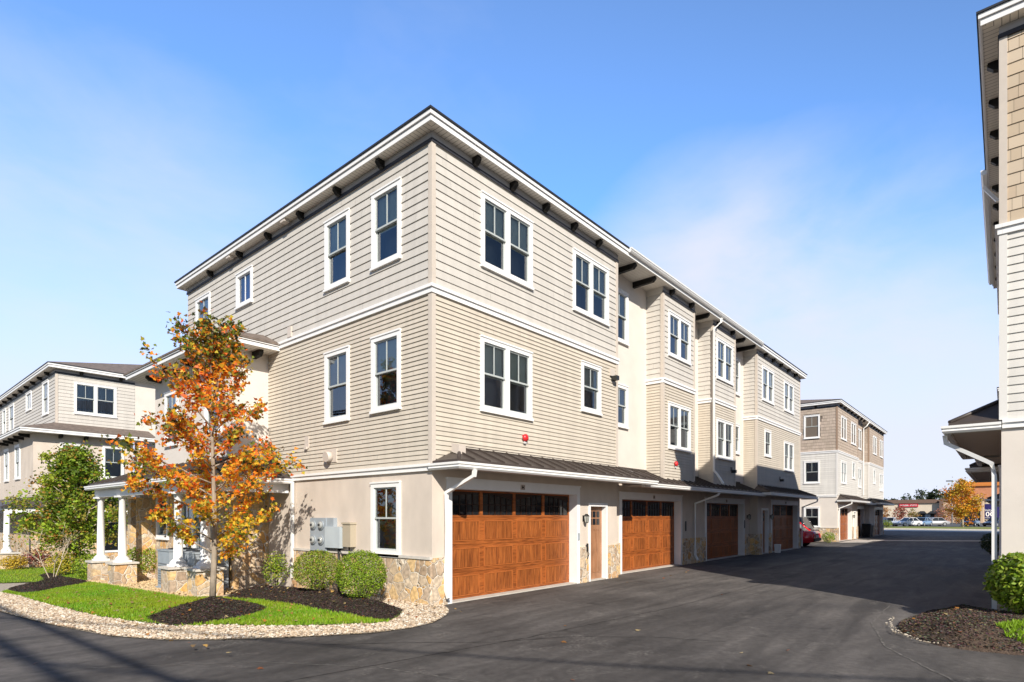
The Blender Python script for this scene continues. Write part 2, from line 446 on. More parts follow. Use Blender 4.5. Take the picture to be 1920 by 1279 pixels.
# ------------------------------------------------------------------ garage / entry doors
def garage_door(root, xf, F, u0, u1, zt, rec, panels=4, number=True):
    """carriage style sectional door: wooden rails > panels, arched glazing; white casing round the opening"""
    T = .13
    cm = MB(xf)
    cm.fbox(F, u0-T, u0, -rec, .03, 0, zt+.19); cm.fbox(F, u1, u1+T, -rec, .03, 0, zt+.19)
    cm.fbox(F, u0, u1, -rec, .03, zt, zt+.19)
    cm.fbox(F, u0-T-.02, u1+T+.02, 0, .05, zt+.19, zt+.225)
    cs = cm.build('garage_casing', M['trim'], root)
    th = MB(xf); th.fbox(F, u0, u1, -rec+.0, .02, -.06, .022); th.build('threshold', M['concrete'], cs)
    D = -rec
    h = zt/4
    mb = MB(xf)
    for k in range(4):                                                # sections
        z0, z1 = k*h + .024*(k == 0), (k+1)*h - .006
        if k < 3: mb.fbox(F, u0, u1, D-.04, D, z0, z1)
        else:
            mb.fbox(F, u0, u1, D-.04, D, z0, z0+.045); mb.fbox(F, u0, u1, D-.04, D, z1-.03, z1)
    mb.fbox(F, u0, u1, D-.05, D-.01, 0, 3*h)
    w = (u1-u0)/panels
    top0, top1 = 3*h+.045, 4*h-.036
    for p in range(panels+1):
        c = u0 + p*w
        mb.fbox(F, max(u0, c-.045), min(u1, c+.045), D-.04, D, top0, top1)
    door = mb.build('garage_door', M['wood_h'], root)
    ln = MB(xf); pv = MB(xf)
    for k in range(3):
        for p in range(panels):
            a, b = u0+p*w+.085, u0+(p+1)*w-.085; z0, z1 = k*h+.085, (k+1)*h-.085
            pm = MB(xf)
            n = 6
            for j in range(n):                                       # grooved planks of the panel
                p0, p1 = a+(b-a)*j/n+.006, a+(b-a)*(j+1)/n-.006
                pm.fbox(F, p0, p1, D-.01, D+.007, z0+.012, z1-.012)
            pm.build('door_panel', M['wood_v'], door)
            ring(ln, F, a-.012, b+.012, z0-.012, z1+.012, .018, D-.01, D+.014)
    ln.build('panel_moulding', M['wood_line'], door)
    gl = MB(xf); mu = MB(xf); bk = MB(xf)
    for p in range(panels):
        a, b = u0+p*w+.06, u0+(p+1)*w-.06
        gl.poly([F(a,D-.022,top0), F(b,D-.022,top0), F(b,D-.022,top1), F(a,D-.022,top1)])
        for j in range(1, 5): mu.fbox(F, a+(b-a)*j/5-.009, a+(b-a)*j/5+.009, D-.03, D-.006, top0, top1)
        zm = (top0+top1)/2 - .02
        mu.fbox(F, a, b, D-.03, D-.006, zm-.009, zm+.009)
        # arched head: each pair of lights shares one arch
        n = 10; side = p % 2
        for j in range(n):
            t0, t1 = j/n, (j+1)/n
            s0, s1 = (t0, t1) if side == 0 else (1-t0, 1-t1)
            z_0 = top1 - .02 - .13*(1-math.sin(s0*math.pi/2)); z_1 = top1 - .02 - .13*(1-math.sin(s1*math.pi/2))
            q0, q1 = a+(b-a)*t0, a+(b-a)*t1
            mu.hexa([F(q0,D,z_0), F(q1,D,z_1), F(q1,D-.03,z_1), F(q0,D-.03,z_0), F(q0,D,top1), F(q1,D,top1), F(q1,D-.03,top1), F(q0,D-.03,top1)])
    gl.build('door_glazing', M['dark_glass_solid'], door)
    mu.build('glazing_bars', M['bar_dark'], door)
    if number:
        c = (u0+u1)/2
        pm = MB(xf); pm.fbox(F, c-.075, c+.075, .03, .04, zt+.045, zt+.165); pl = pm.build('number_plate', M['vent'], cs)
        lm = MB(xf)
        for a, b, z0, z1 in ((-.045,-.02,.06,.15), (.02,.045,.06,.15), (-.02,.02,.093,.117)):
            lm.fbox(F, c+a, c+b, .04, .044, zt+z0, zt+z1)
        lm.build('plate_letter', M['black_metal'], pl)
    return door
M['bar_dark'] = mat('glazing_bar_brown', (.030,.012,.006), .5, .3)
M['dark_glass_solid'] = mat('garage_glass', (.012,.013,.015), .08, .6)

def entry_door(root, xf, F, u0, u1, zt, rec):
    T = .07
    cm = MB(xf)
    cm.fbox(F, u0-T, u0, -rec, .03, 0, zt+.09); cm.fbox(F, u1, u1+T, -rec, .03, 0, zt+.09); cm.fbox(F, u0, u1, -rec, .03, zt, zt+.09)
    cs = cm.build('entry_casing', M['trim'], root)
    th = MB(xf); th.fbox(F, u0, u1, -rec, .02, -.06, .03); th.build('threshold', M['concrete'], cs)
    D = -rec
    mb = MB(xf); mb.fbox(F, u0, u1, D-.05, D, .03, zt)
    w = u1-u0
    for p in range(3):
        a, b = u0+.1+(w-.2)*p/3+.02, u0+.1+(w-.2)*(p+1)/3-.02
        for z0, z1 in ((.2, zt-.62),): ring(mb, F, a, b, z0, z1, .02, D, D+.012)
    d = mb.build('entry_door', M['wood_door'], root)
    gl = MB(xf)
    for p in range(3):
        for q in range(2):
            a, b = u0+.1+(w-.2)*p/3+.02, u0+.1+(w-.2)*(p+1)/3-.02
            gl.fbox(F, a, b, D-.01, D+.004, zt-.5+q*.2, zt-.33+q*.2)
    gl.build('door_lights', M['dark_glass_solid'], d)
    hm = MB(xf); hm.fbox(F, u0+.05, u0+.09, D, D+.015, .88, 1.1); hm.tube([F(u0+.07,D+.01,1.0), F(u0+.07,D+.06,1.0), F(u0+.16,D+.06,1.0)], .011, 6)
    hm.build('door_handle', M['black_metal'], d)

def lantern(root, xf, F, u, z):
    G = F; k_ = .62
    F = lambda p, d, zz: G(u+(p-u)*k_, d*k_, z+(zz-z)*k_)
    mb = MB(xf)
    mb.fbox(F, u-.05, u+.05, 0, .025, z-.13, z+.13)
    mb.tube([F(u,.02,z+.02), F(u,.12,z+.16), F(u,.17,z+.13)], .012, 6)
    def r(s, zz): return [F(u-s,.17-s,zz), F(u+s,.17-s,zz), F(u+s,.17+s,zz), F(u-s,.17+s,zz)]
    mb.hexa(r(.095, z+.10) + r(.03, z+.19)); mb.hexa(r(.045, z-.2) + r(.06, z-.17))
    for sx in (-1, 1):
        for sy in (-1, 1):
            mb.tube([F(u+sx*.05, .17+sy*.05, z-.18), F(u+sx*.08, .17+sy*.08, z+.1)], .008, 5)
    l = mb.build('wall_lantern', M['black_metal'], root)
    g = MB(xf); g.hexa(r(.045, z-.17) + r(.072, z+.1)); g.build('lantern_glass', M['lantern_glass'], l)
M['lantern_glass'] = mat('lantern_glass', (.42,.42,.38), .2, .6)

# ------------------------------------------------------------------ roofs
def eave_box(root, xf, x0, x1, y0, y1, zs, zf, o, pitch=.27, soff=True, edge_only=False):
    """frieze, soffit, two step fascia, dark roof edge and a shallow hipped shingle roof round a rectangle"""
    def rect_ring(mb, g0, g1, za, zb):
        X0, X1, Y0, Y1 = x0-g1, x1+g1, y0-g1, y1+g1
        mb.box((X0,Y0,za), (X1,Y0+(g1-g0),zb)); mb.box((X0,Y1-(g1-g0),za), (X1,Y1,zb))
        mb.box((X0,Y0+(g1-g0),za), (X0+(g1-g0),Y1-(g1-g0),zb)); mb.box((X1-(g1-g0),Y0+(g1-g0),za), (X1,Y1-(g1-g0),zb))
    mb = MB(xf)
    rect_ring(mb, o-.02, o, zf-.005, zf+.09); rect_ring(mb, o-.02, o+.03, zf+.10, zf+.175)
    mb.build('fascia', M['trim'], root)
    mb = MB(xf); rect_ring(mb, o-.0, o+.055, zf+.18, zf+.215); mb.build('roof_edge', M['roof_edge'], root)
    mb = MB(xf)
    if soff:                                                         # soffit strips, mitred at the corners
        q = o-.02; i = 1.0; z = zf+.003
        O = [(x0-q,y0-q,z),(x1+q,y0-q,z),(x1+q,y1+q,z),(x0-q,y1+q,z)]; I = [(x0+i,y0+i,z),(x1-i,y0+i,z),(x1-i,y1-i,z),(x0+i,y1-i,z)]
        a, b = MB(xf), MB(xf)
        for k in range(4):
            c = MB(xf); c.poly([O[k], O[(k+1) % 4], I[(k+1) % 4], I[k]]); c.build('soffit', M['soffit_y' if k % 2 else 'soffit_x'], root)
    mb = MB(xf)
    e = o + .05; X0, X1, Y0, Y1 = x0-e, x1+e, y0-e, y1+e; z0 = zf+.215
    wx, wy = X1-X0, Y1-Y0; hh = min(wx, wy)/2; zt = z0 + hh*pitch
    if wx >= wy: A, B = (X0+hh, (Y0+Y1)/2, zt), (X1-hh, (Y0+Y1)/2, zt); F4 = ([(X0,Y0,z0),(X1,Y0,z0),B,A], [(X1,Y1,z0),(X0,Y1,z0),A,B], [(X0,Y1,z0),(X0,Y0,z0),A], [(X1,Y0,z0),(X1,Y1,z0),B])
    else: A, B = ((X0+X1)/2, Y0+hh, zt), ((X0+X1)/2, Y1-hh, zt); F4 = ([(X0,Y1,z0),(X0,Y0,z0),A,B], [(X1,Y0,z0),(X1,Y1,z0),B,A], [(X0,Y0,z0),(X1,Y0,z0),A], [(X1,Y1,z0),(X0,Y1,z0),B])
    for q in F4: mb.poly(q)
    mb.build('roof', M['shingles'], root)

def soffit_grooved(d):
    m = bpy.data.materials.new('soffit_grooved'); m.use_nodes = True
    N = m.node_tree.nodes; L = m.node_tree.links; b = N['Principled BSDF']
    tc = N.new('ShaderNodeTexCoord'); w = N.new('ShaderNodeTexWave'); w.wave_type = 'BANDS'; w.bands_direction = d
    w.inputs['Scale'].default_value = 3.1; w.wave_profile = 'SAW'
    L.new(tc.outputs['Object'], w.inputs['Vector'])
    c = ramp(N, L, w.outputs['Fac'], [(0.0, (.78,.73,.65)), (.86, (.78,.73,.65)), (.92, (.25,.23,.20)), (1, (.25,.23,.20))])
    L.new(c, b.inputs['Base Color']); b.inputs['Roughness'].default_value = .6
    return m
M['soffit_x'] = soffit_grooved('X'); M['soffit_y'] = soffit_grooved('Y')

def bracket(root, xf, F, u, d0, d1, z):
    """black rafter tail hanging under the soffit, clipped at its outer end"""
    mb = MB(xf); w = .055
    prof = [(d0, z-.17), (d1-.09, z-.15), (d1, z-.06), (d1-.015, z+.004), (d0, z+.004)]
    n = len(prof); i = mb.add([F(u-w, d, zz) for d, zz in prof] + [F(u+w, d, zz) for d, zz in prof])
    mb.f.append(tuple(i+k for k in range(n))); mb.f.append(tuple(i+n+k for k in reversed(range(n))))
    for k in range(n): mb.f.append((i+k, i+(k+1) % n, i+n+(k+1) % n, i+n+k))
    mb.build('eave_bracket', M['bracket'], root)

def gutter_run(root, xf, pts, name='gutter'):
    """ogee gutter swept along a level path; pts on the roof edge, outward on the right hand"""
    mb = MB(xf)
    prof = [(0,0), (.075,0), (.105,.035), (.085,.07), (.115,.085), (.115,.125), (.0,.125)]
    pts = [Vector(p) for p in pts]; rings = []
    for k, p in enumerate(pts):
        def nrm(a, b):
            t = (b-a).normalized(); return Vector((t.y, -t.x, 0))
        if k == 0: n = nrm(p, pts[1])
        elif k == len(pts)-1: n = nrm(pts[k-1], p)
        else:
            n1, n2 = nrm(pts[k-1], p), nrm(p, pts[k+1]); n = (n1+n2); n = n / max(.3, n.dot(n1))
        rings.append(mb.add([p + n*d + Vector((0,0,z-.125)) for d, z in prof]))
    m = len(prof)
    for k in range(len(pts)-1):
        for j in range(m):
            mb.f.append((rings[k]+j, rings[k]+(j+1) % m, rings[k+1]+(j+1) % m, rings[k+1]+j))
    for r in (rings[0], rings[-1]): mb.f.append(tuple(r+j for j in range(m)))
    return mb.build(name, M['gutter'], root)

def downspout(root, xf, path, r=.042):
    mb = MB(xf); mb.tube(path, r*1.15, 4, True, True); return mb.build('downspout', M['gutter'], root)

def pent(root, xf, x0, x1, ye, yw, ze, zt, hl=True, hr=True, seam=.42, gut=True):
    """standing seam pent roof over the garage doors: slope > seams; soffit, gutter"""
    run = yw - ye
    a = x0 + (run if hl else 0); b = x1 - (run if hr else 0)
    mb = MB(xf)
    th = .03
    mb.poly([(x0,ye,ze), (x1,ye,ze), (b,yw,zt), (a,yw,zt)])
    if hl: mb.poly([(x0,yw,ze), (x0,ye,ze), (a,yw,zt)])
    if hr: mb.poly([(x1,ye,ze), (x1,yw,ze), (b,yw,zt)])
    # edge drop
    mb.box((x0-.015,ye-.015,ze-.05), (x1+.015,ye,ze+.004)); mb.box((x0-.015,ye,ze-.05), (x0,yw,ze+.004)); mb.box((x1,ye,ze-.05), (x1+.015,yw,ze+.004))
    pr = mb.build('pent_roof', M['metal_roof'], root)
    sm = MB(xf)
    n = int((x1-x0)/seam)
    for k in range(1, n):
        x = x0 + (x1-x0)*k/n
        top = 1.0
        if hl and x - x0 < run: top = (x-x0)/run
        if hr and x1 - x < run: top = (x1-x)/run
        p, q = Vector((x,ye,ze)), Vector((x, ye+run*top, ze+(zt-ze)*top))
        for w in ((-.012, .012),):
            sm.hexa([p+Vector((-.012,0,0)), p+Vector((.012,0,0)), q+Vector((.012,0,0)), q+Vector((-.012,0,0)),
                     p+Vector((-.012,0,.04)), p+Vector((.012,0,.04)), q+Vector((.012,0,.04)), q+Vector((-.012,0,.04))])
    for flag, p, q in ((hl, (x0,ye,ze), (a,yw,zt)), (hr, (x1,ye,ze), (b,yw,zt))):
        if flag: sm.tube([(p[0],p[1],p[2]+.015), (q[0],q[1],q[2]+.015)], .035, 6)
    sm.box((a,yw-.02,zt), (b,yw-.001,zt+.05))
    sm.build('roof_seam', M['metal_roof'], pr)
    so = MB(xf); so.box((x0+.01,ye+.01,ze-.13), (x1-.01,yw-.002,ze-.11)); so.box((x0-.0,ye,ze-.12), (x1,ye+.02,ze-.052))
    so.build('pent_soffit', M['corner_tan'], root)
    if gut: gutter_run(root, xf, ([(x0,yw,ze-.055)] if hl else []) + [(x0,ye,ze-.055), (x1,ye,ze-.055)] + ([(x1,yw,ze-.055)] if hr else []))

# ------------------------------------------------------------------ generic townhouse block
def band(root, xf, F, u0, u1, zb, h=.16, d=.05, e0=False):
    mb = MB(xf); mb.fbox(F, u0-(d if e0 else 0), u1, -.01, d, zb, zb+h*.62); mb.fbox(F, u0-(d+.03 if e0 else 0), u1, -.01, d+.03, zb+h*.62, zb+h)
    mb.build('belt_course', M['trim'], root)
def corner(root, xf, x, y, z0, z1, m, w=.075, sx=1, sy=1, d=.03):
    mb = MB(xf)
    mb.box((x-d*sx if sx > 0 else x-w, y-d, z0), (x+w if sx > 0 else x+d, y+w, z1))
    mb.build('corner_board', m, root)

MAIN_W = 11.86
def townhouse(root, xf, W, segs, gsegs, zl, zm, zs, mt, left, pents, garages, entries, gz0=-.5, detail=2, rr=rnd, end=True, bracket_u=None, long_br=(), lbr=None):
    """segs: upper wall pieces along the alley front (x0,x1,y,kind,[windows]); left: windows of the gable-side wall"""
    L = segs[-1][1]
    zf = zs + .20
    topm, midm, gm = mt['top'], mt['mid'], mt['ground']
    wt, wm, wst, wg, wstone = MB(xf), MB(xf), MB(xf), MB(xf), MB(xf)
    def cover(F, u0, u1, holes, kind):
        if kind == 'stucco':
            q = MB(xf); flat(q, F, u0, u1, zl, zs+.2, holes); q.build('stucco_wall', mt['stucco'], root); return
        q = MB(xf)
        if mt.get('shake'): shakes(q, F, u0, u1, zm+.16, zs, .2, holes, mt['shake'], rr)
        else: lap(q, F, u0, u1, zm+.16, zs, .171, holes)
        q.build('upper_siding', topm, root)
        q = MB(xf); lap(q, F, u0, u1, zl+.14, zm, .0935 if detail > 1 else .14, holes); q.build('middle_siding', midm, root)
    fr = FR(0, 0, 1, 0)
    prev = None
    for (x0, x1, y, kind, wins) in segs:
        F = FR(0, y, 1, 0)
        holes = [hole_of(w) for w in wins]
        cover(F, x0, x1, holes, kind)
        if kind != 'stucco':
            band(root, xf, F, x0 if x0 == 0 else x0-.04, x1+.04, zm, e0=(x0 == 0))
            f = MB(xf); f.fbox(F, x0-.02, x1+.02, -.01, .03, zs+.07, zf); f.build('frieze_board', M['frieze'], root)
            f = MB(xf); f.fbox(F, x0-.03, x1+.03, -.01, .045, zs, zs+.07); f.build('frieze_shadow', M['shadow_line'], root)
            for (xc, s) in ((x0, 1), (x1, -1)):
                for (a, b, m) in ((zl+.14, zm, mt['corner']), (zm+.16, zs, mt['corner_top'])):
                    corner(root, xf, xc, y, a, b, m, sx=s)
        for w in wins: window(root, xf, F, *w[:4], kind=w[4], inner=w[5] if len(w) > 5 else 'blind', rr=rr)
        if prev and abs(prev[2] - y) > .02:
            ya, yb = min(prev[2], y), max(prev[2], y)
            if y < prev[2]: F2 = FR(x0, yb, 0, -1); k2 = kind            # wall facing -x
            else: F2 = FR(x0, ya, 0, 1); k2 = prev[3]
            cover(F2, 0, yb-ya, [], k2)
            if k2 != 'stucco':
                band(root, xf, F2, 0, yb-ya, zm)
                f = MB(xf); f.fbox(F2, 0, yb-ya, -.01, .03, zs, zf); f.build('frieze_board', M['soffit'], root)
        prev = (x0, x1, y, kind)
    # gable-side wall (faces -x)
    FL = FR(0, W, 0, -1)
    holes = [(W-w[1]+.07, W-w[0]-.07, w[2]+.07, w[3]-.07) for w in left if w[2] > zl]
    cover(FL, 0, W, holes, 'lap')
    for w in left:
        window(root, xf, FL, W-w[1], W-w[0], w[2], w[3], kind=w[4], inner=w[5] if len(w) > 5 else 'blind', rr=rr)
    band(root, xf, FL, (W-5.85) if mt.get('wing') else 0, W-.0115, zm); band(root, xf, FL, (W-5.2) if mt.get('wing') else 0, W-.0115, zl, .14)
    f = MB(xf); f.fbox(FL, -.02, W+.02, -.01, .03, zs+.07, zf); f.build('frieze_board', M['frieze'], root)
    f = MB(xf); f.fbox(FL, -.03, W+.03, -.01, .045, zs, zs+.07); f.build('frieze_shadow', M['shadow_line'], root)
    # far end and back
    FE = FR(L, segs[-1][2], 0, 1); flat(wst, FE, 0, W-segs[-1][2], gz0, zf)
    FB = FR(L, W, -1, 0); flat(wst, FB, 0, L, gz0, zf)
    # ground floor
    prev = None
    doors = [(g[0]-.02, g[1]+.02, -1, g[2]+.02) for g in garages] + [(e[0]-.01, e[1]+.01, -1, e[2]+.01) for e in entries]
    for (x0, x1, y) in gsegs:
        F = FR(0, y, 1, 0)
        h = [d for d in doors if x0-.3 <= d[0] and d[1] <= x1+.3]
        flat(wg, F, x0, x1, gz0, zl+.14, h)
        bounds = sorted([x0] + [q for d in h for q in (d[0]-.12, d[1]+.12)] + [x1])
        for a, b in zip(bounds[::2], bounds[1::2]):
            if b - a > .08:
                q = MB(xf); q.fbox(F, a, b, -.05, .05, gz0, .93); q.build('stone_base', M['stone'], root)
        if prev is not None and abs(prev[2]-y) > .02:
            ya, yb = min(prev[2], y), max(prev[2], y)
            F2 = FR(x0, yb, 0, -1) if y < prev[2] else FR(x0, ya, 0, 1)
            flat(wg, F2, 0, yb-ya, gz0, zl+.14)
            q = MB(xf); q.fbox(F2, 0, yb-ya, -.01, .052, gz0, .93); q.build('stone_base', M['stone'], root)
        prev = (x0, x1, y)
    lh = [(W-w[1]+.07, W-w[0]-.07, w[2]+.07, w[3]-.07) for w in left if w[2] < zl]
    flat(wg, FL, 0, W, gz0, zl, lh)
    wstone.fbox(FL, (W-5.2) if mt.get('wing') else 0, W+.0, -.01, .05, gz0, .90)
    cap = MB(xf); cap.fbox(FL, (W-5.2) if mt.get('wing') else 0, W+.02, -.01, .075, .90, .955); cap.build('stone_ledge', M['stone_cap'], root)
    wst.build('end_wall', mt['stucco'], root)
    wg.build('ground_wall', gm, root); wstone.build('stone_base', M['stone'], root)
    eave_box(root, xf, 0, L, 0, W, zs, zf, .26, mt.get('pitch', .27))
    for u in (bracket_u or []):
        F = FR(0, 0, 1, 0); bracket(root, xf, F, u, .03, .2, zf)
    for u, y in long_br: bracket(root, xf, FR(0, y, 1, 0), u, 0, y+.2, zf)
    for y in (lbr or []): bracket(root, xf, FL, W-y, .03, .2, zf)
    for p in pents: pent(root, xf, *p)
    for g in garages: garage_door(root, xf, FR(0, g[3], 1, 0), g[0], g[1], g[2], .22, number=detail > 1)
    for e in entries: entry_door(root, xf, FR(0, e[3], 1, 0), e[0], e[1], e[2], .12)

def xf_of(sy=1):
    return (lambda p: (p[0], p[1]*sy, p[2]))

# ------------------------------------------------------------------ the main row of townhouses
I = lambda p: p
P4, P6 = 2.29, 2.0
def dbl(a, z0, z1, inn='blind'): return (a, a+1.73, z0, z1, 'double', inn)
MT = dict(top=M['lap_top'], mid=M['lap_mid'], ground=M['stucco'], stucco=M['stucco_pale'], corner=M['corner_tan'], corner_top=M['corner_tan'], wing=True)
T0, T1, S0, S1 = 7.03, 8.57, 3.98, 5.53
main = empty('townhouse_row', (0,0,0), 'long beige three storey townhouse row with wooden garage doors behind the autumn maple', 'townhouse', 'beige townhouses')
def small_pair(x): return (x, x+.95, 4.50, 5.78, 'single')
segs = [(0, 6.97, 0, 'lap', [dbl(1.35,T0,T1), dbl(4.75,T0,T1), dbl(1.33,S0,S1,'half'), small_pair(5.13)]),
        (6.97, 9.89, .58, 'stucco', [(7.6, 8.62, 7.08, 8.66, 'single'), (7.62, 8.6, 4.48, 5.76, 'single')]),
        (9.89, 12.34, 0, 'lap', [dbl(10.24,T0,T1-.1), dbl(10.24,S0,S1-.05)]),
        (12.34, 14.11, .58, 'stucco', []),
        (14.11, 16.42, 0, 'lap', [dbl(14.4,T0,T1), dbl(14.4,S0,S1-.05)]),
        (16.42, 19.18, .58, 'stucco', [(17.6, 18.62, 7.08, 8.66, 'single'), (17.62, 18.6, 4.48, 5.76, 'single')]),
        (19.18, 26.27, 0, 'lap', [dbl(19.85,T0,T1), dbl(23.26,T0,T1-.06), (20.2, 21.15, 4.5, 5.72, 'single'), dbl(23.26,S0+.04,S1-.05)])]
gs = [(0, 6.97, 0), (6.97, 19.3, .35), (19.3, 26.27, 0)]
left = [(.91,1.89,T0-.03,T1+.02,'single'), (2.72,3.71,T0-.03,T1+.02,'single'), (7.34,8.32,7.66,T1+.05,'fixed','blue'), (10.1,11.17,T0-.05,T1+.02,'single'),
        (.92,1.9,S0-.03,S1,'single','half'), (2.72,3.71,S0-.07,S1,'single','half'), (.94,1.91,.93,2.44,'single','none')]
pents = [(0, 7.75, -.74, 0, 2.80, 3.12, True, True), (7.62, 18.7, -.44, .58, 2.76, 3.20, False, False), (18.55, 26.55, -.74, 0, 2.80, 3.12, True, True)]
gar = [(.51, 4.93, P4, 0), (7.84, 11.96, P4-.04, .35), (14.31, 18.43, P4-.04, .35), (21.34, 25.76, P4, 0)]
ent = [(5.57, 6.36, P6, 0), (19.9, 20.69, P6, 0)]
townhouse(main, I, MAIN_W, segs, gs, 2.62, 6.05, 8.95, MT, left, pents, gar, ent,
          bracket_u=[1.13,2.32,3.51,4.69,5.86,10.35,11.9,14.45,15.9,20.1,21.3,22.5,23.8,25.1], long_br=[(7.75,.58),(9.0,.58),(13.25,.58),(17.1,.58),(18.4,.58)], lbr=[1.49,3.08,4.68,6.3,7.95,9.9])
FA = FR(0, 0, 1, 0); FLm = FR(0, MAIN_W, 0, -1); yu = lambda y: MAIN_W - y
lantern(main, I, FA, 5.25, 1.68); lantern(main, I, FR(0,.35,1,0), 18.95, 1.7); lantern(main, I, FA, 21.1, 1.7)
# gutters and downspouts
gutter_run(main, I, [(7.15,-.26,9.36), (19.0,-.26,9.36)])
downspout(main, I, [(.34,-.82,2.62), (.34,-.80,2.5), (.29,-.10,2.2), (.29,-.09,.3), (.29,-.17,.14)])
downspout(main, I, [(13.45,-.5,2.6), (13.4,-.45,2.5), (13.1,.27,2.2), (13.1,.27,.3), (13.1,.18,.12)])
downspout(main, I, [(14.2,-.30,9.2), (14.2,-.28,9.05), (14.02,-.07,8.8), (14.02,-.07,3.45), (14.02,-.2,3.3), (14.02,-.42,2.95)])
downspout(main, I, [(26.5,-.82,2.62), (26.5,-.8,2.5), (26.36,-.1,2.2), (26.36,-.09,.1)])
downspout(main, I, [(-.07,5.12,2.6), (-.07,5.12,.2)])
# alarm bell, wall light, vents, keypads
def bell(root, F, u, z):
    mb = MB(); mb.fbox(F, u-.05, u+.05, 0, .05, z-.05, z+.05); mb.tube([F(u,.05,z-.02), F(u,.09,z-.02), F(u,.12,z-.02)], [.09,.085,.03], 14)
    b = mb.build('alarm_bell', M['red'], root)
    k = MB(); k.fbox(F, u-.035, u+.035, .03, .07, z-.15, z-.1); k.build('strobe', M['glass_white'], b)
M['glass_white'] = mat('strobe_lens', (.6,.6,.6), .2, .5)
bell(main, FA, 2.78, 3.55); bell(main, FA, 10.75, 3.5)
def flood(root, F, u, z):
    mb = MB(); mb.fbox(F, u-.09, u+.09, 0, .03, z, z+.16); mb.fbox(F, u-.05, u+.09, .03, .2, z-.08, z+.04); mb.build('wall_light', M['black_metal'], root)
flood(main, FA, 6.68, 5.62); flood(main, FA, 16.0, 3.55); flood(main, FA, 22.6, 3.5)
mb = MB(); mb.fbox(FA, 6.55, 6.8, .0, .05, 5.66, 5.86); mb.build('light_plate', M['vent'], main)
mb = MB(); mb.hexa([(.33,-.40,2.93),(.52,-.40,2.93),(.52,-.2,3.0),(.33,-.2,3.0),(.33,-.40,3.13),(.52,-.40,3.13),(.52,-.2,3.16),(.33,-.2,3.16)]); mb.build('roof_vent', M['vent'], main)
v = MB(); v.fbox(FLm, yu(3.62), yu(3.22), 0, .04, 2.98, 3.28); v.tube([FLm(yu(3.46),.03,3.12), FLm(yu(3.46),.17,3.10)], .12, 14); v.build('dryer_vent', M['vent'], main)
v = MB(); v.fbox(FLm, yu(4.6), yu(4.42), 0, .035, 3.38, 3.68); v.fbox(FLm, yu(4.56), yu(4.46), .035, .08, 3.36, 3.42); v.build('small_vent', M['vent'], main)
v = MB(); v.fbox(FLm, yu(5.42), yu(5.24), 0, .045, 6.26, 6.52); v.build('small_vent', M['vent'], main)
v = MB(); v.fbox(FR(0,0,1,0), 4.96, 5.02, .03, .05, 1.12, 1.3); v.build('keypad', M['grey_metal'], main)
for u, y in ((12.33,.35), (18.5,.35)):
    v = MB(); v.fbox(FR(0,y,1,0), u, u+.07, .03, .05, 1.2, 1.55); v.build('keypad', M['black_metal'], main)
v = MB(); v.fbox(FA, 5.33, 5.37, .05, .09, .82, 1.02); v.tube([FA(5.35,.07,.85), FA(5.35,.12,.75), FA(5.35,.07,.62)], .012, 6); v.build('hose_tap', M['black_metal'], main)
# electricity meters on the left wall
def meters():
    F = FLm
    b = MB(); b.fbox(F, yu(4.20), yu(3.52), .0, .12, .93, 1.70); b.fbox(F, yu(3.52), yu(3.24), 0, .10, 1.0, 1.70)
    box = b.build('meter_cabinet', M['grey_metal'], main)
    d = MB(); d.fbox(F, yu(3.50), yu(2.9), .02, .16, 1.02, 1.50); dd = d.build('switch_box', M['grey_metal2'], box)
    for y in (4.03, 3.69):
        for z in (1.53, 1.18):
            m = MB(); m.tube([F(yu(y),.12,z), F(yu(y),.15,z)], .105, 18); m.build('meter_ring', M['grey_metal'], box)
            g = MB(); g.tube([F(yu(y),.15,z), F(yu(y),.18,z), F(yu(y),.20,z)], [.088,.08,.05], 16); g.build('meter_dome', M['meter_glass'], box)
            k = MB(); k.fbox(F, yu(y)-.04, yu(y)+.04,   .198, .206, z-.02, z+.03); k.build('meter_dial', M['black_metal'], box)
    t = MB(); t.fbox(F, yu(2.80), yu(2.50), .0, .15, 1.06, 1.58); t.fbox(F, yu(2.82), yu(2.48), .0, .17, 1.56, 1.60); tt = t.build('telecom_box', M['tan_box'], main)
    c = MB(); c.tube([F(yu(2.66),.07,1.06), F(yu(2.66),.07,.9), F(yu(2.9),.09,.86), F(yu(3.0),.07,.95), F(yu(3.0),.07,1.02)], .018, 6)
    c.build('cable_loop', M['black_metal'], main)
    for y, z in ((3.05,1.02),(4.2,.92),(3.95,.92),(3.7,.92)):
        c = MB(); c.tube([F(yu(y),.08,z), F(yu(y),.08,-.1)], .03, 8); c.build('conduit', M['black_metal'], main)
    for y in (5.3, 8.4):
        c = MB(); c.box((-.24,y-.1,9.08),(-.1,y+.1,9.15)); c.build('soffit_light', M['vent'], main)
M['grey_metal2'] = mat('grey_metal_light', (.45,.50,.53), .45, .5, noise_amt=.06, noise_scale=4)
M['meter_glass'] = mat('meter_glass', (.33,.34,.33), .08, .7)
meters()

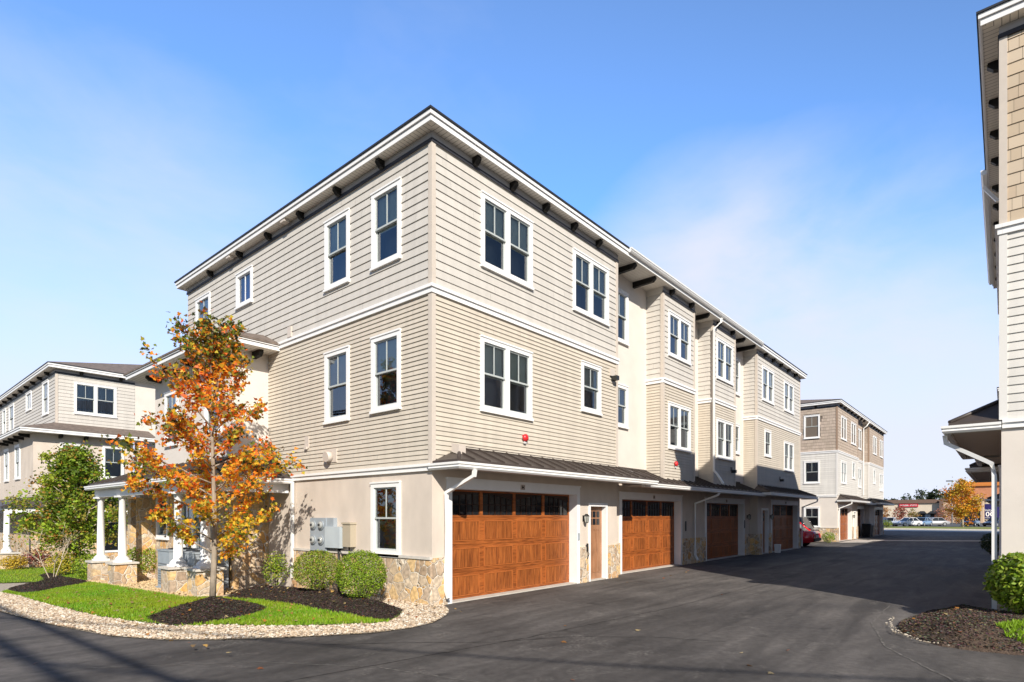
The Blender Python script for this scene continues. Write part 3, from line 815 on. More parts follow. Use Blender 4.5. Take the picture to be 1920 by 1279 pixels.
# two storey wing on the left, its eave, and the porch
def wing():
    x, y0, y1 = -.95, 6.46, 13.35; yt = 11.9
    FS = FR(x, y0, 1, 0); FF = FR(x, yt, 0, -1); FG = FR(x, y1, 0, -1)
    uu = lambda y: yt - y; ug = lambda y: y1 - y
    wu = [(uu(11.0), uu(10.0), 3.85, 5.45, 'single'), (uu(8.1), uu(7.1), 3.85, 5.45, 'single')]
    st = MB(); flat(st, FS, 0, -x, 2.5, 6.05); flat(st, FF, 0, yt-y0, 2.5, 6.05, [hole_of(w) for w in wu])
    flat(st, FR(0, yt, -1, 0), 0, -x, 2.5, 6.05)
    st.build('wing_wall', M['stucco_pale'], main)
    for w in wu: window(main, None, FF, *w[:4], kind=w[4])
    wg = [(ug(9.7), ug(8.1), .62, 2.2, 'double', 'curtain'), (ug(11.7), ug(10.75), 1.05, 2.4, 'single', 'none')]
    sg = MB(); flat(sg, FS, 0, -x, -.6, 2.52); flat(sg, FG, 0, y1-y0, -.6, 2.52, [hole_of(w) for w in wg] + [(ug(12.95), ug(12.1), -.35, 1.95)])
    flat(sg, FR(0, y1, -1, 0), 0, -x, -.6, 2.52)
    sg.build('wing_stone', M['stone'], main)
    for w in wg: window(main, None, FG, *w[:4], kind=w[4], inner=w[5])
    pr = MB(); pr.box((-1.45,11.95,-.6), (x-.002,12.0,2.3)); pr.box((x-.35,13.0,-.6), (x-.002,13.33,2.3)); pr.build('stone_pier', M['stone'], main)
    dm = MB(); dm.fbox(FG, ug(12.95), ug(12.1), -.12, -.08, -.35, 1.95); dm.build('porch_door', M['wood_door'], main)
    # eave of the wing
    o = .62; zf = 6.0
    X0, Y0, Y1 = x-o, y0-o, yt+.65
    m = MB()
    for (g0, za, zb) in ((0, zf, zf+.09), (.03, zf+.10, zf+.17)):
        m.box((X0-g0,Y0-g0,za), (-.001,Y0-g0+.03,zb)); m.box((X0-g0,Y0-g0+.03,za), (X0-g0+.03,Y1+g0,zb)); m.box((X0-g0+.03,Y1+g0-.03,za), (-.001,Y1+g0,zb))
    m.build('wing_fascia', M['trim'], main)
    m = MB(); m.box((X0+.03,Y0+.03,zf+.003), (-.001,Y1-.03,zf+.013)); m.build('wing_soffit', M['soffit_x'], main)
    m = MB(); e = .05; z0 = zf+.18; zt = zf+.60
    A, B, C, D = (X0-e,Y0-e,z0), (X0-e,Y1+e,z0), (-.004,Y0+.9,zt), (-.004,Y1-.9,zt)
    m.poly([B, A, C, D]); m.poly([A, (-.004,Y0-e,z0), C]); m.poly([(-.004,Y1+e,z0), B, D])
    m.box((X0-e,Y0-e,z0-.05), (-.004,Y0-e+.02,z0-.002)); m.box((X0-e,Y0-e+.02,z0-.05), (X0-e+.02,Y1+e,z0-.002))
    m.build('wing_roof', M['shingles'], main)
    bracket(main, None, FS, .55, 0, .42, zf)
    for y in (7.2, 8.6, 10.0, 11.4): bracket(main, None, FF, uu(y), 0, .42, zf)
wing()
def porch_column(root, x, y, zt, name='porch_column', ped=True, rad=.098, pw=.285, ph=.60):
    z0 = gz(x, y)
    zc = z0 + ph
    c = MB()
    c.box((x-.19,y-.19,zc+.05), (x+.19,y+.19,zc+.10))
    c.lathe(x, y, [(.185,zc+.10),(.19,zc+.14),(.15,zc+.19),(rad*1.08,zc+.23),(rad*1.05,zc+.8),(rad*.85,zt-.12),(rad*1.05,zt-.10),(rad*.95,zt-.07),(rad*1.25,zt-.04)], 18)
    c.box((x-.165,y-.165,zt-.04), (x+.165,y+.165,zt+.01))
    col = c.build(name, M['trim'], root)
    p = MB(); p.box((x-pw,y-pw,z0-.3), (x+pw,y+pw,zc)); p.build('pedestal', M['stone'], col)
    k = MB(); k.box((x-pw-.05,y-pw-.05,zc), (x+pw+.05,y+pw+.05,zc+.05)); k.build('pedestal_cap', M['stone_cap'], col)
def porch(root, x0, x1, y0, y1, ze, zt, cols, xs=-1):
    """lean-to porch roof along the left side, hipped at its near end"""
    m = MB(); run = abs(x1-x0)
    m.poly([(x0,y1,ze),(x0,y0,ze),(x1,y0+run*.9,zt),(x1,y1-run*.9,zt)]); m.poly([(x0,y0,ze),(x1+.95,y0,ze),(x1+.95,y0+run*.9,zt),(x1,y0+run*.9,zt)]); m.poly([(x1,y1,ze),(x0,y1,ze),(x1,y1-run*.9,zt)])
    m.box((x0-.01,y0-.01,ze-.05),(x1+.94,y0,ze+.004)); m.box((x0-.01,y0,ze-.05),(x0,y1,ze+.004))
    r = m.build('porch_roof', M['metal_roof'], root)
    s = MB()
    n = int((y1-y0)/.42)
    for k in range(1, n):
        y = y0+(y1-y0)*k/n; t = min(1, (y-y0)/(run*.9), (y1-y)/(run*.9))
        p, q = Vector((x0,y,ze)), Vector((x0+(x1-x0)*t,y,ze+(zt-ze)*t))
        w = Vector((0,.012,0)); h = Vector((0,0,.04)); s.hexa([p-w,p+w,q+w,q-w,p-w+h,p+w+h,q+w+h,q-w+h])
    for k in range(1, 8):
        x = x0+(x1+.95-x0)*k/8; t = min(1, (x-x0)/run)
        p, q = Vector((x,y0,ze)), Vector((x,y0+run*.9*t,ze+(zt-ze)*t))
        w = Vector((.012,0,0)); h = Vector((0,0,.04)); s.hexa([p-w,p+w,q+w,q-w,p-w+h,p+w+h,q+w+h,q-w+h])
    s.tube([(x0,y0,ze+.015),(x1,y0+run*.9,zt+.015)], .035, 6)
    s.build('roof_seam', M['metal_roof'], r)
    f = MB(); f.box((x0+.12,y0+.12,ze-.17),(x1+.94,y1-.12,ze-.15)); f.build('porch_ceiling', M['soffit_y'], root)
    f = MB(); f.box((x0+.14,y0+.14,ze-.40),(x0+.36,y1-.14,ze-.172)); f.box((x0+.36,y0+.14,ze-.40),(x1+.90,y0+.30,ze-.172)); f.build('porch_beam', M['trim'], root)
    gutter_run(root, None, [(x0,y1,ze-.055),(x0,y0,ze-.055),(x1+.9,y0,ze-.055)])
    for (x, y) in cols: porch_column(root, x, y, ze-.40)
porch(main, -2.3, -.95, 5.2, 13.6, 2.72, 3.25, [(-1.96,5.55), (-2.02,7.0), (-2.06,11.1), (-2.06,13.2)])

# air conditioners beside the porch
def ac(name, x, y, w, h, label):
    t = empty(name, (x,y,gz(x,y)), label, 'air conditioner', 'air conditioners')
    b = MB(); b.box((-w/2,-w/2,.06),(w/2,w/2,h)); b.box((-w/2-.02,-w/2-.02,h),(w/2+.02,w/2+.02,h+.04)); b.box((-w/2-.05,-w/2-.05,-.1),(w/2+.05,w/2+.05,.06)); b.build('cabinet', M['grey_metal'], t)
    l = MB()
    for k in range(9): l.box((-w/2-.012,-w/2+.06,.14+k*.065),(-w/2+.002,w/2-.06,.165+k*.065)); l.box((-w/2+.06,-w/2-.012,.14+k*.065),(w/2-.06,-w/2+.002,.165+k*.065))
    l.build('louvre', M['grey_dark'], t)
    f = MB(); f.lathe(0,0,[(.28,h+.04),(.28,h+.06),(.1,h+.075)],16); f.build('fan_guard', M['black_metal'], t)
M['grey_dark'] = mat('grey_dark', (.16,.17,.18), .5, .4)
ac('air_conditioner', -1.55, 8.2, .8, 1.0, 'tall grey air conditioner between the two nearest porch columns')
ac('air_conditioner', -1.45, 6.85, .8, .95, 'grey air conditioner against the stone wall behind the maple trunk')

# ------------------------------------------------------------------ the neighbouring townhouses
def neighbour_c():
    t = empty('townhouse', (36.2,.15,0), 'townhouse with brown shingled top storey and white middle storey at the end of the alley', 'townhouse', 'beige townhouses')
    mt = dict(top=M['tint'], mid=M['lap_white'], ground=M['stucco_pale'], stucco=M['stucco_pale'], corner=M['corner_white'], corner_top=M['corner_brown'], shake=[(.43,.35,.285),(.45,.365,.30),(.415,.34,.275)], pitch=.26)
    sg = [(0, 7.1, 0, 'lap', [dbl(1.1,T0,T1+.05), dbl(4.5,T0,T1+.05), dbl(1.1,S0,S1-.02,'half'), (4.95,5.9,4.5,5.72,'single')]),
          (7.1, 10.4, .25, 'lap', [dbl(8.2,T0,T1+.05), dbl(8.2,S0,S1)]),
          (10.4, 11.9, .8, 'stucco', []),
          (11.9, 19.3, 0, 'lap', [dbl(13.7,T0,T1), dbl(17.2,T0,T1), (13.9,14.85,4.5,5.72,'single'), dbl(17.2,S0,S1)])]
    lf = [(1.05,2.05,T0+.05,T1+.1,'single','none'), (1.05,2.05,S0,S1-.02,'single','none'), (1.05,2.05,.95,2.35,'single','none')]
    townhouse(t, I, MAIN_W, sg, [(0,7.0,0),(7.0,12.2,.35),(12.2,19.3,0)], 3.0, 6.0, 9.1, mt, lf,
              [(0,7.6,-.74,0,2.86,3.18,True,True),(7.5,12.1,-.44,.8,2.8,3.3,False,False),(11.9,19.5,-.74,0,2.86,3.18,True,True)],
              [(.5,4.6,P4,0),(7.6,11.6,P4,.35),(14.6,18.7,P4,0)], [(5.5,6.3,P6,0)], detail=1,
              bracket_u=[.8,2,3.2,4.4,5.6,6.8,8,9.2,12.6,13.8,15,16.2,17.4,18.6], lbr=[1.3,3,4.7])
    lantern(t, I, FR(0,0,1,0), 5.1, 1.7)
    downspout(t, I, [(.3,-.82,2.68),(.3,-.8,2.55),(.2,-.1,2.25),(.2,-.1,.1)])
    downspout(t, I, [(10.3,-.3,9.3),(10.2,-.1,8.95),(10.2,.1,8.8),(10.2,.1,3.4)])
    p = MB(); p.tube([(-.2+4.5,5.9,9.4),(-.2+4.5,5.9,10.9)], .06, 8); p.build('vent_pipe', M['trim'], t)
M['corner_brown'] = mat('corner_brown', (.30,.21,.15), .6, .3)
neighbour_c()

mir = lambda p: (p[0], -p[1], p[2])
def right_house():
    """the house at the right edge: faces the alley with its +y side, its end wall faces the camera"""
    t = empty('townhouse', (4.97,-8.36,.12), 'townhouse at the right edge with tan shingles above white clapboards and a dark overhanging eave', 'townhouse', 'beige townhouses')
    mt = dict(top=M['tint'], mid=M['lap_white'], ground=M['stucco_pale'], stucco=M['stucco_pale'], corner=M['corner_white'], corner_top=M['corner_tan'], shake=[(.50,.40,.29),(.53,.43,.32),(.47,.37,.27),(.55,.45,.34)])
    sg = [(0, 5.2, 0, 'lap', []), (5.2, 7.6, .58, 'stucco', []), (7.6, 13.9, 0, 'lap', [])]
    townhouse(t, mir, 11, sg, [(0,5.3,0),(5.3,8,.35),(8,13.9,0)], 3.06, 6.24, 9.46, mt, [(5.5,6.5,7.5,9.0,'single')],
              [(0,5.9,-.68,0,3.22,3.62,True,True),(5.8,8.2,-.42,.58,3.16,3.6,False,False),(7.9,14.1,-.68,0,3.0,3.4,True,True)],
              [(.9,5.0,P4,0),(9.4,13.5,P4,0)], [(8.3,9.0,P6,0)], detail=1, bracket_u=[.9,2.1,3.3,4.5,8.2,9.4,10.6,11.8,13.0], long_br=[(5.9,.58),(7.0,.58)])
    gutter_run(t, lambda p: (p[0], -p[1], p[2]), [(5.3,-.28,9.86),(13.9,-.28,9.86)])
    downspout(t, mir, [(.25,-.76,3.04),(.25,-.74,2.9),(.1,-.12,2.5),(.1,-.09,2.3),(.1,-.09,.02)])
    downspout(t, mir, [(5.9,-.35,9.7),(5.9,-.1,9.3),(5.9,.5,9.1),(5.9,.5,3.6)])
right_house()
def right_far():
    t = empty('townhouse', (37.5,-8.36,0), 'farther townhouse whose dark eaves show just behind the right edge house', 'townhouse', 'beige townhouses')
    mt = dict(top=M['lap_top'], mid=M['lap_white'], ground=M['stucco_pale'], stucco=M['stucco_pale'], corner=M['corner_white'], corner_top=M['corner_tan'])
    sg = [(0, 7, 0, 'lap', []), (7, 12, .58, 'stucco', []), (12, 30, 0, 'lap', [])]
    townhouse(t, mir, 11, sg, [(0,7,0),(7,12,.35),(12,30,0)], 2.7, 6.05, 8.95, mt, [], [(0,7.6,-.74,0,2.8,3.12,True,True),(7.5,12.2,-.44,.58,2.76,3.2,False,False),(12,30,-.74,0,2.8,3.12,True,True)],
              [(.6,4.9,P4,0),(13,17,P4,0)], [], detail=1, bracket_u=[1,3,5], long_br=[])
right_far()
def shade_block():  # out of view, added so its shadow fills the alley gap
    t = empty('townhouse', (19.6,-14.6,0), 'unseen townhouse added to shade the alley between the two right hand houses', 'townhouse', 'beige townhouses')
    mt = dict(top=M['lap_top'], mid=M['lap_white'], ground=M['stucco_pale'], stucco=M['stucco_pale'], corner=M['corner_white'], corner_top=M['corner_tan'])
    townhouse(t, mir, 8, [(0,16,0,'lap',[])], [(0,16,0)], 2.7, 6.05, 8.95, mt, [], [], [(1,5,P4,0)], [], detail=1)
shade_block()

def neighbour_a():
    ox, oy, b = -.5, 26.8, -.67
    t = empty('townhouse', (ox,oy,0), 'townhouse across the lawn on the left with a brown hipped roof and stucco lower storeys', 'townhouse', 'beige townhouses')
    mt = dict(top=M['lap_top'], mid=M['lap_top'], ground=M['stucco'], stucco=M['stucco_pale'], corner=M['corner_tan'], corner_top=M['corner_tan'], pitch=.33)
    W, L = 16., 14.
    zs, zf = 8.72, 8.92
    F = FR(0,0,1,0); FL = FR(0,W,0,-1); u = lambda y: W-y
    w1 = [(.72,2.52,6.85,8.42,'double','curtain')]
    wl = [(u(2.67),u(1.4),6.9,8.6,'single','none'), (u(6.67),u(5.3),7.58,8.6,'fixed','curtain'), (u(11.6),u(10.1),6.9,8.5,'single','none'), (u(13.7),u(12.6),6.9,8.5,'single','none')]
    s = MB(); lap(s, F, 0, 3.35, 5.9, zs, .171, [hole_of(w) for w in w1]); lap(s, FL, 0, W, 5.5, zs, .171, [hole_of(w) for w in wl])
    s.build('upper_siding', M['lap_top'], t)
    corner(t, None, 0, 0, 5.9, zs, M['corner_tan'])
    s = MB(); flat(s, FR(3.35,0,1,0), 0, .5, 2, zf); flat(s, FR(3.85,0,0,1), 0, .01, 2, zf); flat(s, FR(3.85,.0,1,0), 0, 6, 2, zf); s.build('stucco_wall', M['stucco_pale'], t)
    for w in w1: window(t, None, F, *w[:4], kind=w[4], inner=w[5])
    for w in wl: window(t, None, FL, *w[:4], kind=w[4], inner=w[5])
    f = MB(); f.fbox(F, -.02, 3.35, -.01, .03, zs+.07, zf); f.fbox(FL, -.02, W, -.01, .03, zs+.07, zf); f.build('frieze_board', M['frieze'], t)
    f = MB(); f.fbox(F, -.03, 3.35, -.01, .045, zs, zs+.07); f.fbox(FL, -.03, W+.03, -.01, .045, zs, zs+.07); f.build('frieze_shadow', M['shadow_line'], t)
    eave_box(t, None, 0, L, 0, W, zs, zf, .35, .34)
    for x in (1.0, 2.7): bracket(t, None, F, x, .03, .25, zf)
    for y in (1.2,2.8,4.4,6,7.6,9.2,10.8,12.4,14): bracket(t, None, FL, W-y, .03, .25, zf)
    # lower two storeys stand a little in front
    X, Y = -1.0, -.75
    F2 = FR(X,Y,1,0); FL2 = FR(X,W,0,-1)
    w2 = [(2.72,3.65,3.62,5.25,'single')]; wl2 = [(W-3.3,W-2.1,3.6,5.3,'single','none'), (W-6.2,W-5.0,3.6,5.3,'single','none'), (W-8.6,W-7.6,3.6,5.3,'single','none')]
    w2b = [(1.0,1.9,3.62,5.25,'single')]
    zt = 5.62
    s = MB(); flat(s, F2, 0, 4.05, b-.4, zt, [hole_of(w) for w in w2+w2b]); flat(s, FL2, 0, W-Y, b-.4, zt, [hole_of(w) for w in wl2]); flat(s, FR(X+4.05,Y,0,1), 0, -Y, b-.4, zt)
    s.build('lower_stucco_wall', M['stucco'], t)
    for w in w2+w2b: window(t, None, F2, *w[:4], kind=w[4])
    for w in wl2: window(t, None, FL2, *w[:4], kind=w[4], inner=w[5])
    o = .55; zfl = zt; X0, Y0 = X-o, Y-o; X1 = 4.0
    m = MB()
    for g0, za, zb in ((0,zfl,zfl+.09),(.03,zfl+.1,zfl+.17)):
        m.box((X0-g0,Y0-g0,za),(X1,Y0-g0+.03,zb)); m.box((X0-g0,Y0-g0+.03,za),(X0-g0+.03,W,zb))
    m.build('lower_fascia', M['trim'], t)
    m = MB(); m.box((X0+.03,Y0+.03,zfl+.003),(X1,-.002,zfl+.013)); m.box((X0+.03,-.002,zfl+.003),(-.002,W,zfl+.013)); m.build('lower_soffit', M['soffit_x'], t)
    m = MB(); z0 = zfl+.18
    m.poly([(X0-.05,Y0-.05,z0),(X1,Y0-.05,z0),(X1,-.003,z0+.5),(-.003,-.003,z0+.5)]); m.poly([(X0-.05,W,z0),(X0-.05,Y0-.05,z0),(-.003,-.003,z0+.5),(-.003,W,z0+.5)]); m.build('lower_roof', M['shingles'], t)
    for x in (1.0,2.0,3.0,3.8): bracket(t, None, F2, x, 0, .42, zfl)
    for y in (0,1.3,2.6,3.9,5.2): bracket(t, None, FL2, W-y, 0, .42, zfl)
    # balcony post and railing at the right end
    m = MB(); m.box((3.25,-1.0,3.2),(3.5,-.76,zfl)); m.build('balcony_post', M['trim'], t)
    m = MB(); m.box((3.3,-1.0,3.95),(5.5,-.92,4.02)); m.box((3.3,-1.0,3.3),(5.5,-.92,3.37))
    for k in range(15): m.box((3.5+k*.14,-.98,3.37),(3.54+k*.14,-.94,3.95))
    m.build('balcony_railing', M['trim'], t)
    # ground floor: stone, a white beam and two porch columns
    s = MB(); s.fbox(F2, -.03, 4.1, -.01, .08, b-.4, 1.9); s.fbox(FL2, 0, W-Y, -.01, .08, b-.4, 1.9); s.build('stone_base', M['stone'], t)
    m = MB(); m.fbox(F2, -1.2, 4.4, .0, 1.2, 2.0, 2.06); m.fbox(F2, -1.2, 4.4, 1.1, 1.25, 1.85, 2.12); m.build('porch_beam', M['trim'], t)
    m = MB(); m.poly([F2(-1.4,1.4,2.14),F2(4.6,1.4,2.14),F2(4.6,-.0,2.75),F2(.3,-.0,2.75)]); m.poly([F2(-1.4,-8,2.14),F2(-1.4,1.4,2.14),F2(.3,0,2.75),F2(.3,-8,2.75)]); m.build('porch_roof', M['metal_roof'], t)
    m = MB(); ring(m, F2, 2.6, 3.7, -.1, 1.5, .1, .07, .12); fw = m.build('window', M['trim'], t)
    m = MB(); m.fbox(F2, 2.7, 3.6, .075, .085, 0, 1.4); m.build('glass', M['dark_glass_solid'], fw)
    m = MB(); m.fbox(F2, 4.0, 4.25, .0, .3, b, 1.9); m.build('stone_pier', M['trim'], t)
    for x, y in ((-2.1,-1.9),):
        zc = gz(ox+x, oy+y)
        c = MB(); c.lathe(x, y, [(.2,zc+.75),(.2,zc+.85),(.125,zc+.95),(.12,zc+1.4),(.10,1.88)], 16); cc = c.build('porch_column', M['trim'], t)
        p = MB(); p.box((x-.36,y-.36,zc-.3),(x+.36,y+.36,zc+.7)); p.build('pedestal', M['stone'], cc)
        p = MB(); p.box((x-.41,y-.41,zc+.7),(x+.41,y+.41,zc+.76)); p.build('pedestal_cap', M['stone_cap'], cc)
neighbour_a()

# ------------------------------------------------------------------ ground
GF = [(-5.6,18),(-5.46,9.99),(-5.39,6.49),(-5.28,4.7),(-5.17,3.37),(-4.91,1.51),(-4.51,.61),(-4.03,.04),(-3.49,-.43),(-2.92,-.87),(-2.28,-1.27),(-1.69,-1.41),(-1.12,-1.32),(-.55,-.98),(-.2,-.68),(.05,-.3),(.3,-.03)]
GB = [(-4.85,18),(-4.73,11.21),(-4.61,9.94),(-4.6,7.71),(-4.57,6.43),(-4.48,3.8),(-4.27,2.29),(-3.96,1.38),(-3.49,.96),(-3.09,.37),(-2.53,-.23),(-1.88,-.72),(-1.67,-.82),(-1.17,-.5),(-.67,.02)]
WALLSIDE = [(-.42,.5),(-.3,.9),(-.24,1.7),(-.2,3.4),(-.2,5.0),(-.9,5.2),(-1.55,5.0),(-1.6,6.0),(-1.65,13.3),(-1.2,16)]
def sheet(name, pts, z, m, kind='structure', lift=None):
    mb = MB(); mb.poly([(x, y, gz(x, y)+z) for x, y in pts]); return tag(mb.build(name, m), kind=kind)
def strips(name, x0, x1, y0, y1, z, m):
    mb = MB(); ys = sorted({y0, y1} | {q for q in (2, 28) if y0 < q < y1})
    for a, b in zip(ys, ys[1:]): mb.poly([(x0,a,gz(0,a)+z),(x1,a,gz(0,a)+z),(x1,b,gz(0,b)+z),(x0,b,gz(0,b)+z)])
    o = mb.build(name, m); return tag(o, kind='structure')
strips('ground', -900, 1500, -900, 900, -.06, M['far_ground'])
strips('asphalt', -60, 71, -60, 70, 0, M['asphalt'])
strips('street', 71, 82, -80, 80, .01, mat('street_concrete', (.40,.39,.37), .85, .2, noise_amt=.12, noise_scale=1.2))
strips('grass_verge', 82, 104, -80, 80, .06, mat('verge', (.20,.22,.06), .95, .1, noise_amt=.35, noise_scale=1.1))
strips('parking_lot', 104, 170, -90, 90, .02, mat('parking_asphalt', (.10,.10,.10), .9, .2, noise_amt=.2, noise_scale=.7))
kb = MB(); kb.box((81.6,-80,-.05),(81.9,80,.13)); tag(kb.build('kerb', M['concrete']), kind='structure')
sheet('apron', [(34.6,-.2),(36.0,-1.6),(39.6,-1.5),(41.4,-.1)], .008, M['concrete'])
sheet('pale_strip', [(38.6,-1.1),(43.2,-7.6),(45.2,-7.6),(40.6,-1.1)], .009, M['concrete'])  # pale concrete strip laid across the alley

def seam(pts, w, m):
    mb = MB(); r = random.Random(len(pts)); P = []
    for (x0,y0), (x1,y1) in zip(pts, pts[1:]):
        n = max(2, int(math.hypot(x1-x0, y1-y0)/.12))
        for k in range(n): P.append((x0+(x1-x0)*k/n+r.gauss(0,.008), y0+(y1-y0)*k/n+r.gauss(0,.008)))
    for (x0,y0), (x1,y1) in zip(P, P[1:]):
        l = math.hypot(x1-x0, y1-y0)+1e-6; nx, ny = -(y1-y0)/l*w*r.uniform(.5,1.3), (x1-x0)/l*w*r.uniform(.5,1.3)
        mb.poly([(x0-nx,y0-ny,.004),(x1-nx,y1-ny,.004),(x1+nx,y1+ny,.004),(x0+nx,y0+ny,.004)])
    tag(mb.build('asphalt_seam', m), kind='structure')
M['seam_pale'] = mat('seam_pale', (.13,.12,.11), .9, .2, noise_amt=.5, noise_scale=14); M['crack'] = mat('crack', (.018,.017,.017), .9, .2)
seam([(-1.5,-9.5),(.2,-8.0),(1.6,-7.2),(3.5,-6.75),(6,-6.7)], .014, M['seam_pale'])
seam([(-4.6,-2.6),(-1,-3.2),(3,-3.6),(9,-3.7),(20,-3.65)], .008, M['crack'])
seam([(-3.2,-1.35),(-2.2,-2.3),(-1.6,-3.0),(-.6,-3.6),(.2,-4.6),(.6,-5.6)], .006, M['crack'])
seam([(-5.6,-.4),(-4.2,-1.6),(-3.4,-2.9),(-3.0,-4.6)], .010, M['seam_pale'])

def inside(p, poly):
    x, y = p; c = False; n = len(poly)
    for i in range(n):
        x1, y1 = poly[i]; x2, y2 = poly[(i+1) % n]
        if (y1 > y) != (y2 > y) and x < (x2-x1)*(y-y1)/(y2-y1)+x1: c = not c
    return c
def edge_dist(p, poly):
    d = 9; px, py = p; n = len(poly)
    for i in range(n):
        x1, y1 = poly[i]; x2, y2 = poly[(i+1) % n]; dx, dy = x2-x1, y2-y1
        t = max(0, min(1, ((px-x1)*dx+(py-y1)*dy)/(dx*dx+dy*dy+1e-9))); d = min(d, math.hypot(px-x1-t*dx, py-y1-t*dy))
    return d
def smooth_poly(pts, it=2):
    for _ in range(it):
        q = []
        for i in range(len(pts)):
            a, b = pts[i], pts[(i+1) % len(pts)]
            q += [(a[0]*.75+b[0]*.25, a[1]*.75+b[1]*.25), (a[0]*.25+b[0]*.75, a[1]*.25+b[1]*.75)]
        pts = q
    return pts
B1 = smooth_poly([(-4.16,2.6),(-3.61,3.36),(-2.9,4.2),(-2.29,4.6),(-1.95,3.9),(-2.1,2.4),(-2.36,1.74),(-3.13,1.3),(-3.75,1.3),(-4.1,1.45)], 2)
B2 = smooth_poly([(-.62,.05),(-1.0,-.35),(-1.6,-.82),(-1.75,-.4),(-1.66,.55),(-1.68,1.96),(-1.66,3.26),(-1.9,4.4),(-1.75,4.95),(-.95,5.1),(-.45,4.6),(-.42,3.36),(-.42,1.6)], 2)
B3 = smooth_poly([(-4.5,12.6),(-4.55,10.1),(-4.11,10.1),(-3.54,11.1),(-2.5,12.31),(-2.3,13.58),(-2.4,16.2),(-2.0,18.6),(-2.7,18.8),(-3.0,15.6),(-3.8,13.4)], 2)
BR = smooth_poly([(4.5,-7.2),(4.0,-7.1),(3.36,-7.08),(2.70,-7.25),(2.2,-7.6),(2.06,-7.98),(2.14,-8.5),(2.3,-9.4),(3.2,-11.5),(4.9,-12),(4.95,-9.5),(5.2,-8.4),(5.8,-8.2),(5.8,-7.4)], 2)
LAWN = GB + WALLSIDE
def mound(name, poly, h, m, cell=.045, base=.03, chips=None, nchip=0, edge=.35, label=None):
    xs = [p[0] for p in poly]; ys = [p[1] for p in poly]
    mb = MB(); idx = {}
    nx, ny = int((max(xs)-min(xs))/cell)+2, int((max(ys)-min(ys))/cell)+2
    def hgt(x, y):
        d = edge_dist((x, y), poly) if inside((x, y), poly) else 0
        s = min(1, d/edge); s = s*s*(3-2*s)
        n = noise.noise((x*9, y*9, 2.1))*.012 + noise.noise((x*28, y*28, .7))*.010
        return gz(x, y) + base + h*s + n*(1 if d > 0 else 0) - (.045 if d < .03 else 0)
    def vid(i, j):
        if (i, j) not in idx:
            x, y = min(xs)+i*cell, min(ys)+j*cell; idx[(i, j)] = mb.add([(x, y, hgt(x, y))])
        return idx[(i, j)]
    for i in range(nx):
        for j in range(ny):
            if inside((min(xs)+(i+.5)*cell, min(ys)+(j+.5)*cell), poly):
                mb.f.append((vid(i,j), vid(i+1,j), vid(i+1,j+1), vid(i,j+1)))
    o = mb.build(name, m); tag(o, kind='structure')
    c = MB(); k = 0; r = random.Random(3)
    while k < nchip:
        x, y = r.uniform(min(xs), max(xs)), r.uniform(min(ys), max(ys))
        if not inside((x, y), poly): continue
        z = hgt(x, y); a = r.uniform(0, 6.28); l, w = r.uniform(.007,.019), r.uniform(.002,.006); t = r.uniform(-.45,.45)
        dx, dy = math.cos(a), math.sin(a); f = r.choice(chips); f = tuple(q*r.uniform(.6,1.4) for q in f)
        c.poly([(x-dx*l-dy*w, y-dy*l+dx*w, z+.004-l*t*.5), (x-dx*l+dy*w, y-dy*l-dx*w, z+.012-l*t*.5), (x+dx*l+dy*w, y+dy*l-dx*w, z+.012+l*t*.5+.006), (x+dx*l-dy*w, y+dy*l+dx*w, z+.006+l*t*.5)], f); k += 1
    if nchip: tag(c.build('mulch_chips', M['tint']), kind='stuff', label=label, cat='mulch')
    return hgt
DK = [(.034,.025,.020),(.050,.037,.028),(.075,.055,.042),(.024,.018,.015)]
BRN = [(.075,.053,.040),(.10,.075,.055),(.05,.037,.028),(.13,.10,.075)]
h1 = mound('mulch_bed', B1, .17, M['mulch'], chips=DK, nchip=9000, edge=.8, label='dark bark mulch heaped round the maple')
h2 = mound('mulch_bed', B2, .17, M['mulch'], chips=DK, nchip=9000, edge=.5, label='dark bark mulch in the shrub bed by the wall')
h3 = mound('mulch_bed', B3, .08, M['mulch'], chips=DK, nchip=3000, edge=.4, cell=.07, label='dark bark mulch under the green tree')
hR = mound('mulch_bed', BR, .20, M['mulch_brown'], chips=BRN, nchip=16000, edge=.7, label='brown bark mulch in the island bed on the right')

# gravel bed under the stones, lawn
gp = GF + [(.3,-.01),(-.03,-.01),(-.03,5.2),(-.9,6.4),(-.9,18)]
sheet('gravel_bed', gp, .012, M['gravel_base'])
lw = MB(); 
def lawn_sheet(poly, name, cell=.12, dz=.035):
    xs = [p[0] for p in poly]; ys = [p[1] for p in poly]; mb = MB(); idx = {}
    def vid(i, j):
        if (i, j) not in idx:
            x, y = min(xs)+i*cell, min(ys)+j*cell; idx[(i, j)] = mb.add([(x, y, gz(x, y)+dz+noise.noise((x*1.5,y*1.5,0))*.012)])
        return idx[(i, j)]
    for i in range(int((max(xs)-min(xs))/cell)+1):
        for j in range(int((max(ys)-min(ys))/cell)+1):
            if inside((min(xs)+(i+.5)*cell, min(ys)+(j+.5)*cell), poly): mb.f.append((vid(i,j), vid(i+1,j), vid(i+1,j+1), vid(i,j+1)))
    return tag(mb.build(name, M['soil']), kind='structure')
L_MAIN = GB[1:] + [(-1.3,-.35),(-1.7,.5),(-1.72,3.2),(-2.0,4.75),(-2.42,5.4),(-2.45,11.8),(-2.6,13.4),(-2.9,15)]
L_BACK = [(-4.9,16.0),(-4.2,15.2),(-3.6,14.6),(-2.5,13.6),(-1.6,14.2),(-1.2,17),(-.6,24.6),(-2,25.2),(-5,24.6),(-7.5,23)]
lawn_sheet(L_MAIN, 'lawn'); lawn_sheet(L_BACK, 'lawn')
